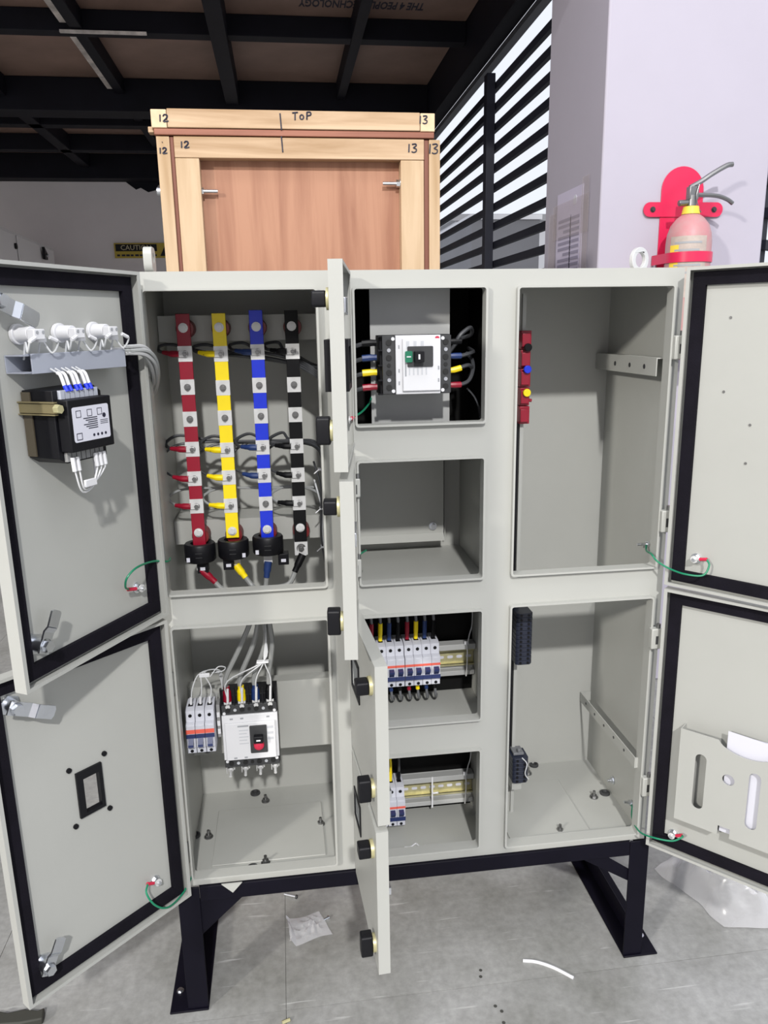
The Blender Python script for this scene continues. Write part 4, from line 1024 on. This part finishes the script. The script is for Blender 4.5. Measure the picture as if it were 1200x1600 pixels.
# wires of the upper and lower breaker rows
def small(label, pts, m, r, sl, slm, group, name='breaker_wire'):
    t = thing(name, tuple(pts[0]), label, 'wire', group)
    obj('wire', MB().tube(pts, r, 7, 5), m, t)
    if sl: obj('sleeve', MB().tube(sl, [r * 1.35, r * 1.5, r * 1.5], 8, 2), slm, t)
cw = [('red', RED), ('yellow', YEL), ('navy', BLUSL), ('black', BLK)] * 2
nth = ['first', 'second', 'third', 'fourth', 'fifth', 'sixth', 'seventh', 'eighth']
for k in range(8):
    x = row[k] - (.0009 if k < 4 else 0); n, m = cw[k]
    b = Vector((x, .121, .692))
    small(f'{n} sleeved wire rising from the {nth[k]} pole of the upper breaker row', [b, b + Vector((.001, .0, .04)), b + Vector((-.003, .012, .075)), b + Vector((-.006, .030, .105))], mat('dull_grey_wire', (.16, .165, .175), .45), .0030,
          [b - Vector((0, 0, .0)), b + Vector((.0005, 0, .018)), b + Vector((.001, 0, .036))], m, 'wires above the upper breaker row')
    if k > 0:
        b = Vector((x, .108, .603))
        small(f'{n} sleeved wire hanging below the {nth[k]} pole of the upper breaker row', [b, b + Vector((.001, -.002, -.012)), b + Vector((.003, .002, -.030)), b + Vector((.008, .022, -.044)), b + Vector((.012, .040, -.047))], mat('dull_grey_wire', (.16, .165, .175), .45), .0026,
              [b, b + Vector((.0005, -.001, -.006)), b + Vector((.001, -.002, -.012))], [('yellow', YEL), ('yellow', YEL), ('navy', BLUSL), ('black', BLK), ('red', RED), ('yellow', YEL), ('navy', BLUSL), ('black', BLK)][k][1], 'wires below the upper breaker row')
for k, (n, m) in enumerate((('black', BLK), ('yellow', YEL), ('dark', BLUSL), ('green', GREEN))):
    x = dx[k] - (.0009 if k > 1 else 0); b = Vector((x, .121, .384))
    small(f'{n} sleeved wire rising from the {nth[k]} pole from the right of the lower breaker row', [b, b + Vector((.001, 0, .04)), b + Vector((-.002, .008, .08)), b + Vector((-.004, .026, .12))], m if n == 'yellow' else DKWIRE, .0027,
          [b, b + Vector((0, 0, .01)), b + Vector((0, 0, .02))], m, 'wires above the lower breaker row')
    if k < 3:
        b = Vector((x, .125, .294))
        small(f'{n} wire end below the {nth[k]} pole from the right of the lower breaker row', [b, b + Vector((-.001, .004, -.006)), b + Vector((-.004, .016, -.009)), b + Vector((-.010, .030, -.011))], m if n == 'yellow' else DKWIRE, .0022, None, None, 'wires below the lower breaker row')
# wires at the sideways breaker
for k, (n, m) in enumerate((('black', BLK), ('blue', BLUSL), ('yellow', YEL), ('red', RED))):
    z = ma.z + AW * (.375 - .25 * k)
    a = Vector((pa.x, YA + .022, z)); b = Vector((pb.x, YA + .022, z))
    small(f'{n} sleeved cable on the left side of the sideways breaker', [a, a + Vector((-.020, .0, -.001)), a + Vector((-.045, .008, -.008)), a + Vector((-.074, .03, -.016))], DKWIRE if k != 3 else DKWIRE, .0038,
          [a, a + Vector((-.010, 0, 0)), a + Vector((-.024, .001, -.001))], m, 'cables on the sideways breaker')
    g = {0: [(.012, 0, .0), (.022, .0, .012), (.040, .01, .022), (.046, .03, .010), (.030, .045, .002), (.012, .05, -.02)], 1: [(.02, 0, .0), (.04, .006, .004), (.050, .03, .006), (.052, .07, .01)],
         2: [(.018, 0, .004), (.036, .004, .008), (.046, .02, .0), (.050, .06, -.02)], 3: [(.018, 0, 0), (.036, .004, .006), (.046, .014, .024), (.048, .03, .04), (.046, .06, .05)]}[k]
    small(f'{n} sleeved cable on the right side of the sideways breaker', [b + Vector((.0, 0, 0))] + [b + Vector(q) for q in g], DKWIRE, .0034,
          [b, b + Vector((.010, 0, .001 if k == 2 else 0)), b + Vector((.022, .001, .004 if k == 2 else 0))], m, 'cables on the sideways breaker')
tl_ = thing('loose_wire', (.565, .12, 1.12), 'thin dark wire with a tied end hanging right of the sideways breaker', 'wire')
obj('wire', MB().tube([(.540, .06, 1.180), (.552, .055, 1.165), (.560, .05, 1.145), (.562, .05, 1.128)], .0016, 6, 5), DKWIRE, tl_)
obj('tie', MB().tube([(.559, .049, 1.150), (.562, .048, 1.132)], .003, 6, 1), BLKPL, tl_)
# pale wires with ties at the right end of the breaker rows
for z, w_ in ((.630, 'upper'), (.336, 'lower')):
    t = thing('loose_wire', (.575, .13, z + .02), f'thin pale wire tied to the right end of the {w_} breaker rail', 'wire')
    obj('wire', MB().tube([(.564, .137, z + .034), (.568, .137, z + .055), (.574, .140, z + .075), (.577, .150, z + .11)], .0013, 6, 5), LTWIRE, t)
    obj('cable_tie', MB().tube([(.562, .1365, z + .038), (.564, .1365, z + .02), (.564, .1395, z - .02), (.563, .141, z - .036)], .0014, 6, 3).box(.558, .5665, .1365, .1395, z + .034, z + .041), mat('clear_nylon', (.78, .78, .80), .3), t)
t = thing('cable_tie', (.495, .137, .32), 'clear cable tie around the lower breaker rail', 'tie')
obj('strap', MB().box(.4905, .4935, .1375, .1395, .300, .372).cyl((.4935, .1365, .335), (.503, .130, .340), .002, n=6), mat('clear_nylon', (.78, .78, .80), .3), t)
t = thing('wire_offcut', (.46, .04, .279), 'short bent white wire offcut lying in the bottom middle compartment', 'wire')
wz = [at(x, y, 'z', .281) for x, y in ((632, 1324), (642, 1323), (650, 1318), (657, 1324), (665, 1321))]
obj('wire', MB().tube(wz, .0016, 6, 4), WHITEPL, t)

# ------------------------------------------------------------------ terminals of the right-hand compartments
tb_ = thing('busbar_block', (.66, .12, 1.10), 'narrow red distribution block with coloured screw caps at the left of the upper right compartment', 'terminal block')
for k in range(5):
    z0 = 1.107 + k * .034
    obj('segment', MB().box(.6525, .6715 - .001 * (k % 2), .112, .1295, z0, z0 + .0325).box(.6525, .668, .106, .1118, z0 + .004, z0 + .028), RED, tb_, .001)
for z, m in ((1.246, BLK), (1.207, BLU), (1.165, YEL)):
    obj('screw_cap', MB().cyl((.6625, .106, z), (.6625, .1005, z), .0072, n=16), m, tb_, .001)
obj('side_screw', MB().cyl((.671, .12, 1.150), (.677, .12, 1.149), .003, n=10), RED, tb_)
def tblock(z0, z1, n, label):
    t = thing('terminal_strip', (.666, .11, z0), label, 'terminal block', 'dark blue terminal strips')
    h = (z1 - z0) / n
    for k in range(n):
        a = z0 + k * h
        obj('terminal', MB().prism([(.650, .1295), (.650, .092), (.655, .088), (.678, .088), (.683, .094), (.683, .1295)], ((0, 0, a + .0003), X, Y, Z), h - .0006), NAVYD, t, .0006, 1)
        for x in (.659, .674): obj('screw', MB().cyl((x, .0879, a + h / 2), (x, .0870, a + h / 2), min(.003, h * .3), n=8), BLKPL, t)
    return t
NAVYD = mat('dark_navy_plastic', (.014, .018, .036), .45)
tblock(.634, .742, 12, 'dark navy terminal strip at the top left of the lower right compartment')
tt = tblock(.372, .428, 6, 'short dark navy terminal strip with pale clamp low in the lower right compartment')
obj('end_clamp', MB().box(.654, .676, .100, .128, .4285, .434).cyl((.666, .104, .434), (.666, .104, .442), .004, n=8), mat('dull_grey_wire', (.16, .165, .175), .45), tt, .001)
obj('spare_wire', MB().tube([(.668, .088, .43), (.676, .080, .42), (.672, .078, .40), (.680, .080, .385)], .0012, 6, 5), LTWIRE, tt)
obj('foot', MB().box(.652, .672, .1, .1295, .350, .371), RAL, tt)

# ------------------------------------------------------------------ upper left door equipment
DUCT = BLUEGREY
_, a0, z0 = atd(40, 590, lu, .030); _, a1, z1 = atd(198, 568, lu, .030)
zt_ = at(195, 546, 'y', -.09).z
pts = [atd(x, y, lu, .032)[1:] for x, y in ((48, 556), (192, 546), (200, 571), (52, 584))]
da0, da1 = (pts[1][0] + pts[2][0]) / 2, (pts[0][0] + pts[3][0]) / 2
dz1 = (pts[0][1] + pts[1][1]) / 2; dz0 = (pts[2][1] + pts[3][1]) / 2
du = thing('wiring_duct', tuple(dpt(lu, (da0 + da1) / 2, dz0, .012)), 'grey plastic wiring duct across the inner side of the upper left door', 'duct')
fr = dfr(lu)
ductm = MB()
for (a, b) in (((dz0, .0005), (dz0 + .0015, .0300)), ((dz1 - .0015, .0005), (dz1, .0300))):
    ductm.prism(rect(da0, da1 + .012, a[0], b[0]), dfr(lu, a[1]), b[1] - a[1])
ductm.prism(rect(da0, da1 + .012, dz0 + .0016, dz1 - .0016), dfr(lu, .0005), .0015)
obj('trough', ductm, DUCT, du)
obj('lid', MB().prism(rect(da0, da1, dz0 - .001, dz1 + .001), dfr(lu, .0302), .0018).prism(rect(da0, da1, dz0 - .0012, dz0 - .0001), dfr(lu, .022), .008).prism(rect(da0, da1, dz1 + .0001, dz1 + .0012), dfr(lu, .022), .008), DUCT, du, .0004)
# indicator lamp backs above the duct
for k, (x, y, nm) in enumerate(((165, 519, 'right-hand one nearest the hinge'), (112, 522, 'middle one of the three'), (48, 524, 'left-hand one of the three'))):
    p, a, z = atd(x - 4, y - 2, lu, .02)
    t = thing('indicator_lamp', tuple(dpt(lu, a, z, 0)), f'white back of a panel indicator lamp above the duct, {nm}', 'lamp', 'indicator lamps of the upper left door')
    obj('nut', MB().cyl(dpt(lu, a, z, .0005), dpt(lu, a, z, .006), .0130, n=20), WHITEPL, t, .0006)
    obj('lamp_body', MB().cyl(dpt(lu, a, z, .0062), dpt(lu, a, z, .026), .0102, .0096, n=20), WHITEPL, t, .0006)
    obj('terminal_block', MB().prism(rect(a - .009, a + .009, z - .007, z + .006), dfr(lu, .0265), .012), WHITEPL, t, .001)
    for s in (-.006, .004): obj('terminal_screw', MB().cyl(dpt(lu, a + s, z + .002, .0386), dpt(lu, a + s, z + .002, .0392), .0022, n=8), PRINT, t)
    w1_ = thing('lamp_wire', tuple(dpt(lu, a, z - .01, .04)), f'pair of thin white wires with ferrules from that indicator lamp, {nm}', 'wire', 'indicator lamp wires')
    zt2 = dz1 + .003
    obj('wire', MB().tube([dpt(lu, a - .012, z - .004, .042), dpt(lu, a - .024, z - .010, .044), dpt(lu, a - .020, z - .024, .036), dpt(lu, a - .014, zt2 + .014, .026), dpt(lu, a - .013, dz1 - .006, .018)], .0013, 6, 5).tube([dpt(lu, a + .010, z - .004, .042), dpt(lu, a + .022, z - .008, .044), dpt(lu, a + .020, z - .022, .036), dpt(lu, a + .012, zt2 + .012, .026), dpt(lu, a + .010, dz1 - .006, .018)], .0013, 6, 5), LTWIRE, w1_)
    obj('marker_ferrule', MB().tube([dpt(lu, a + .012, z - .0045, .0425), dpt(lu, a + .023, z - .009, .0438)], .0026, 7, 1).tube([dpt(lu, a - .012, z - .0045, .0425), dpt(lu, a - .022, z - .009, .0438)], .0026, 7, 1), WHITEPL, w1_)
    obj('wire_marker', MB().prism(rect(a - .020, a - .006, zt2 + .012, zt2 + .018), dfr(lu, .024), .005), WHITEPL, w1_)
# corrugated sleeve looping from the duct to the cabinet
cb = [at(198, 548, 'y', -.055), at(222, 548, 'y', -.048), at(238, 562, 'y', -.030), at(243, 585, 'y', .0), at(238, 606, 'y', .05), at(232, 620, 'y', .10)]
t = thing('wire_loom', tuple(cb[0]), 'bundle of pale grey wires curving from the door duct into the upper left compartment', 'wires')
for k in range(7):
    q = 2 * math.pi * k / 6; off = Vector((math.cos(q), 0, math.sin(q))) * (.0058 if k < 6 else 0)
    obj('wire', MB().tube([c_ + off * (1 + .25 * math.sin(i * 1.7 + k)) for i, c_ in enumerate(cb)], .0029, 6, 6), mat('dull_pale_wire', (.36, .365, .37), .45) if k % 3 else mat('mid_grey_wire', (.30, .31, .31), .45), t)
obj('wire_marker', MB().box(cb[0].x - .022, cb[0].x - .002, cb[0].y - .008, cb[0].y - .003, cb[0].z - .003, cb[0].z + .005), WHITEPL, t, .001)
# transducer: black box with a white label
lb = [atd(x, y, lu, .070)[1:] for x, y in ((111, 638), (168, 629), (173, 682), (118, 692))]
la0, la1 = (lb[1][0] + lb[2][0]) / 2, (lb[0][0] + lb[3][0]) / 2
lz1, lz0 = (lb[0][1] + lb[1][1]) / 2, (lb[2][1] + lb[3][1]) / 2
tr = thing('power_transducer', tuple(dpt(lu, (la0 + la1) / 2, lz0 - .03, .03)), 'black plastic transducer box with a white printed label on the upper left door', 'meter')
b0_, b1_ = la0 - .011, la1 + .006
zA, zB = lz0 - .008, lz1 + .006
obj('housing', MB().prism([(b0_, zA - .020), (b1_ - .010, zA - .020), (b1_ + .004, zA - .012), (b1_ + .004, zB + .016), (b0_ + .012, zB + .018), (b0_, zB + .010)], dfr(lu, .001), .050), BLKPL, tr, .001)
obj('front_block', MB().prism([(b0_ + .004, zA - .004), (b1_, zA - .004), (b1_, zB + .004), (b0_ + .004, zB + .004)], dfr(lu, .0512), .0185), BLKPL, tr, .0015)
lab = obj('label', MB().prism(rrect(la0, la1, lz0, lz1, .003), dfr(lu, .0698), .0004), PAPER, tr)
lw_ = la1 - la0; lh_ = lz1 - lz0
for k in range(6): obj('printed_line', MB().prism(rect(la1 - lw_ * .66 + .0 , la1 - lw_ * .28 - .004 * (k % 3), lz1 - lh_ * (.36 + .06 * k), lz1 - lh_ * (.335 + .06 * k)), dfr(lu, .0703), .0002), INK, lab)
for a in (.84, .54, .26):
    cxx = la0 + lw_ * a
    obj('printed_diagram', MB().plate(rect(cxx - .0045, cxx + .0045, lz1 - lh_ * .30, lz1 - lh_ * .10), [rect(cxx - .0038, cxx + .0038, lz1 - lh_ * .285, lz1 - lh_ * .115)], dfr(lu, .0703), .0002), INK, lab)
obj('printed_emblem', MB().prism(circle(la0 + lw_ * .14, lz1 - lh_ * .33, .0032, 12), dfr(lu, .0703), .0002), INK, lab)
for k in range(3): obj('printed_line', MB().prism(rect(la0 + .003, la0 + lw_ * .26, lz1 - lh_ * (.47 + .05 * k), lz1 - lh_ * (.455 + .05 * k)), dfr(lu, .0703), .0002), INK, lab)
for k in range(4): obj('printed_mark', MB().prism(circle(la0 + lw_ * (.14 + .11 * k), lz0 + lh_ * .14, .0020, 8), dfr(lu, .0703), .0002), INK, lab)
obj('printed_diagram', MB().plate(rect(la1 - .014, la1 - .004, lz0 + lh_ * .06, lz0 + lh_ * .26), [rect(la1 - .0132, la1 - .0048, lz0 + lh_ * .08, lz0 + lh_ * .24)], dfr(lu, .0703), .0002), INK, lab)
nt = 8
for k in range(nt):
    a = b0_ + .016 + k * (b1_ - b0_ - .024) / (nt - 1)
    obj('terminal', MB().prism(rect(a - .0035, a + .0035, zB + .0045, zB + .0155), dfr(lu, .0512), .0055), mat('grey_terminal_plastic', (.42, .44, .50), .4), tr)
    obj('terminal', MB().prism(rect(a - .0035, a + .0035, zA - .017, zA - .005), dfr(lu, .0512), .0050), mat('mid_grey_plastic', (.25, .25, .25), .5), tr)
# smoked side with the brass clamp rail
obj('side_cover', MB().prism(rect(b1_ + .0045, b1_ + .0065, zA - .010, zB + .014), dfr(lu, .002), .014), mat('smoked_brown_plastic', (.075, .062, .042), .25), tr)
zc_ = zB - .006
DIMBRASS = mat('dim_yellow_steel', (.26, .22, .12), .4, metal=.5)
obj('clamp', MB().prism(rect(b1_ + .007, b1_ + .010, zc_ - .006, zc_ + .006), dfr(lu, -.0), .062).prism(rect(b1_ + .0066, b1_ + .0125, zc_ + .007, zc_ + .0085), dfr(lu, .0), .060).prism(rect(b1_ + .0066, b1_ + .0125, zc_ - .0085, zc_ - .007), dfr(lu, .0), .060), DIMBRASS, tr)
obj('clamp_nut', MB().cyl(dpt(lu, b1_ + .010, zc_, .060), dpt(lu, b1_ + .010, zc_, .068), .0058, n=6), BRASS, tr)
obj('clamp', MB().prism(rect(b0_ - .010, b0_ - .0005, zA + .004, zA + .016), dfr(lu, .030), .014), BRASS, tr, .001)
# wires between duct and transducer, and looping below it
t = thing('transducer_wires', tuple(dpt(lu, la0, zB + .02, .05)), 'row of white marked wires with blue ferrules entering the transducer from above', 'wires')
for k in range(6):
    a = b1_ - .016 - [0, .011, .026, .036, .052, .062][k] * (b1_ - b0_ - .03) / .075
    obj('wire', MB().tube([dpt(lu, a, dz0 + .004, .034), dpt(lu, a, dz0 - .001, .044), dpt(lu, a, zB + .034, .049), dpt(lu, a, zB + .014, .0575)], .0012, 6, 5), LTWIRE, t)
    obj('wire_marker', MB().tube([dpt(lu, a, dz0 - .001, .044), dpt(lu, a, zB + .034, .049), dpt(lu, a, zB + .021, .0535)], .0023, 8, 3), WHITEPL, t)
    obj('ferrule', MB().tube([dpt(lu, a, zB + .021, .0537), dpt(lu, a, zB + .0135, .0570)], .0027, 8, 1), BLU, t)
t = thing('transducer_wires', tuple(dpt(lu, la0, zA - .05, .05)), 'loop of pale wires with white markers hanging below the transducer', 'wires')
for k in range(5):
    a = [b0_ + .016, b0_ + .024, b0_ + .032, b1_ - .018, b1_ - .010][k]; mid = b0_ + .035
    obj('wire', MB().tube([dpt(lu, a, zA - .012, .058), dpt(lu, a - .001, zA - .030, .060), dpt(lu, (a + mid) / 2, zA - .050 - .003 * k, .052), dpt(lu, mid - .02, zA - .048 - .002 * k, .040), dpt(lu, b0_ + .004, zA - .030, .030), dpt(lu, b0_ - .004, zA - .002, .018), dpt(lu, b0_ - .007, zB, .010), dpt(lu, b0_ - .008, dz0 - .004, .012)], .0012, 6, 5), mat('clear_nylon', (.78, .78, .80), .3), t)
    obj('wire_marker', MB().tube([dpt(lu, a, zA - .012, .059), dpt(lu, a, zA - .030, .0605)], .003, 8, 1), WHITEPL, t)
obj('wire_marker', MB().prism(rect(mid - .004, mid + .018, zA - .056, zA - .046), dfr(lu, .053), .004), WHITEPL, t, .001)
obj('saddle', MB().prism(rect(b0_ - .012, b0_ + .006, zB + .036, zB + .048), dfr(lu, .0005), .012), WHITEPL, t, .001)

# ------------------------------------------------------------------ green earth wires
def earth(label, pts, end, n, mid_r=.0017):
    t = thing('earth_wire', tuple(pts[0]), label, 'wire', 'green earth wires')
    obj('wire', MB().tube(pts, mid_r, 7, 8), GREEN, t)
    e0, e1 = Vector(pts[-1]), Vector(end)
    obj('lug_sleeve', MB().tube([e0 + (e1 - e0) * -.05, e0 + (e1 - e0) * .55], .0030, 8, 1), REDPL, t)
    obj('lug', MB().cyl(e1 - n * .0008, e1 + n * .0008, .0065, n=12).tube([e0 + (e1 - e0) * .5, e1], .0022, 6, 1), TIN, t)
n = lu.N; e = S_lu + n * .0105
earth('green earth wire from the cabinet to the upper left door', [at(266, 872, 'y', .05), at(262, 877, 'y', .0), at(240, 877, 'y', -.03), atd(215, 886, lu, .030)[0], atd(199, 902, lu, .030)[0], atd(196, 917, lu, .020)[0], atd(201, 921, lu, .011)[0]], e, n)
n = ll.N; e = S_ll + n * .0105
earth('green earth wire from the cabinet to the lower left door', [at(301, 1340, 'y', .02), at(300, 1368, 'y', .0), at(284, 1398, 'y', -.03), atd(262, 1418, ll, .03)[0], atd(242, 1414, ll, .030)[0], atd(229, 1396, ll, .024)[0], atd(231, 1381, ll, .012)[0]], e, n)
n = ru.N; e = S_ru + n * .0105
q = at(1013, 850, 'x', .8972)
earth('green earth wire from the cabinet to the upper right door', [q + Vector((-.006, -.004, -.001)), q + Vector((-.014, -.022, -.006)), at(1018, 866, 'y', -.008), at(1027, 877, 'y', -.020), at(1045, 888, 'y', -.035), atd(1070, 897, ru, .03)[0], atd(1098, 899, ru, .026)[0], atd(1108, 884, ru, .018)[0], atd(1104, 874, ru, .012)[0]], e, n)
obj('earth_stud', MB().cyl(q, q + X * -.022, .0028, n=8).cyl(q, q + X * -.004, .006, n=6), ZINC, cab)
n = rl_.N; e = S_rl + n * .0105
earth('green earth wire from the cabinet to the lower right door', [at(988, 1258, 'y', .06), at(988, 1280, 'y', .03), at(1000, 1300, 'y', -.02), atd(1022, 1309, rl_, .04)[0], atd(1050, 1314, rl_, .03)[0], atd(1066, 1308, rl_, .02)[0], atd(1065, 1305, rl_, .012)[0]], e, n)
obj('earth_stud', MB().cyl(at(986, 1254, 'y', .06), at(975, 1253, 'y', .06), .0028, n=8).cyl(at(988, 1256, 'y', .06), at(985, 1254, 'y', .06), .006, n=6), ZINC, cab)
d = md[0]; p = d.H + d.A * .06 + Z * 1.135 + d.N * .019
earth('green earth wire at the top middle door, looping into the compartment', [at(582, 612, 'y', .10), at(578, 628, 'y', .07), at(566, 643, 'y', .03), at(552, 652, 'y', -.01)], at(546, 656, 'y', -.03), d.N)
d = md[1]
earth('green earth wire at the second middle door', [at(572, 860, 'y', .06), at(563, 866, 'y', .02), at(555, 875, 'y', -.01), at(551, 881, 'y', -.02)], at(549, 884, 'y', -.03), d.N)

# ------------------------------------------------------------------ odds and ends on the floor
def sheet_bag(name, label, corners, nx, ny, hfun, cat, m=FILM):
    A, B, C_, D_ = [Vector(c) for c in corners]; vs = []
    for j in range(ny + 1):
        for i in range(nx + 1):
            u, v = i / nx, j / ny; p = A.lerp(B, u).lerp(D_.lerp(C_, u), v); p.z = max(.001, hfun(u, v, p)); 
            p.x += .012 * mnoise.noise(p * 16); p.y += .012 * mnoise.noise(p * 16 + Vector((7, 3, 1))); vs.append(p)
    fs = [(j * (nx + 1) + i, j * (nx + 1) + i + 1, (j + 1) * (nx + 1) + i + 1, (j + 1) * (nx + 1) + i) for j in range(ny) for i in range(nx)]
    return tag(obj(name, MB().add(vs, fs, True), m), label, cat)
def ridge(p, f, o=0.0): return 1 - abs(mnoise.noise(Vector((p.x * f + o, p.y * f * .8 - o, o)))) * 2.2
c4 = [at(x, y, 'z', 0) for x, y in ((447, 1438), (500, 1424), (517, 1458), (456, 1482))]
sheet_bag('plastic_bag', 'small clear plastic bag lying flat on the floor under the cabinet', c4, 20, 18, lambda u, v, p: .002 + .010 * math.sin(math.pi * u) * math.sin(math.pi * v) * ridge(p, 60) + (.016 * ridge(p, 40, 3) if u < .08 else 0), 'bag')
c5 = [Vector((1.055, .24, 0)), Vector((1.12, .045, 0)), Vector((1.62, -.05, 0)), Vector((1.75, .32, 0))]
sheet_bag('plastic_sheeting', 'heap of crumpled clear plastic sheeting on the floor behind the lower right door', c5, 60, 50, lambda u, v, p: .003 + .20 * (math.sin(math.pi * u) ** .5) * (math.sin(math.pi * v) ** .45 if 0 < v < 1 else 0) * (.45 + .30 * ridge(p, 9) + .30 * ridge(p, 26, 5)), 'sheeting')
st_ = [at(x, y, 'z', .002) for x, y in ((817, 1501), (838, 1503), (865, 1512), (896, 1528))]
tag(obj('plastic_strip', MB().tube(st_, .0034, 8, 6), WHITEPL), 'thin curved white plastic strip lying on the floor in front of the right leg', 'strip')
t = thing('screw', tuple(at(452, 1400, 'z', 0)), 'small loose screw lying on the floor beneath the cross beam', 'screw')
p, q = at(444, 1397, 'z', .004), at(462, 1401, 'z', .004)
obj('shank', MB().cyl(p, q, .0022, n=8), ZINC, t); obj('head', MB().cyl(q, q + (q - p).normalized() * .004, .0045, n=10), DKPL, t)
t = thing('screw', tuple(at(508, 1436, 'z', 0)), 'small loose screw lying on the floor right of the plastic bag', 'screw')
p, q = at(506, 1437, 'z', .003), at(512, 1434, 'z', .003)
obj('shank', MB().cyl(p, q, .0022, n=8), ZINC, t); obj('head', MB().cyl(q, q + (q - p).normalized() * .003, .004, n=10), ZINC, t)
p, q = at(441, 1598, 'z', .003), at(453, 1593, 'z', .003)
tag(obj('terminal_pin', MB().cyl(p, q, .0032, n=8), BRASS), 'short yellow metal pin on the floor at the bottom edge', 'pin')
p = at(30, 1592, 'z', .0)
t = thing('dark_offcut', tuple(p), 'dark crumpled offcut on the floor at the bottom left corner', 'offcut')
rb = random.Random(5); mb = MB()
mb.prism([(-.046, -.020), (.01, -.024), (.05, -.02), (.047, .006), (.036, .001), (.01, .008), (-.02, .004), (-.042, .012)], (p + Z * .0005, X, Y, Z), .014)
obj('scrap', mb, mat('dark_olive_rubber', (.035, .035, .028), .7), t, .003)
for x, y in ((751, 1516), (751, 1526), (774, 1572), (784, 1580), (787, 1598)):
    p = at(x, y, 'z', .0002); o = obj('stain', MB().cyl(p, p + Z * .0003, .0035, n=12), mat('dark_stain', (.05, .05, .045), .7), floor)
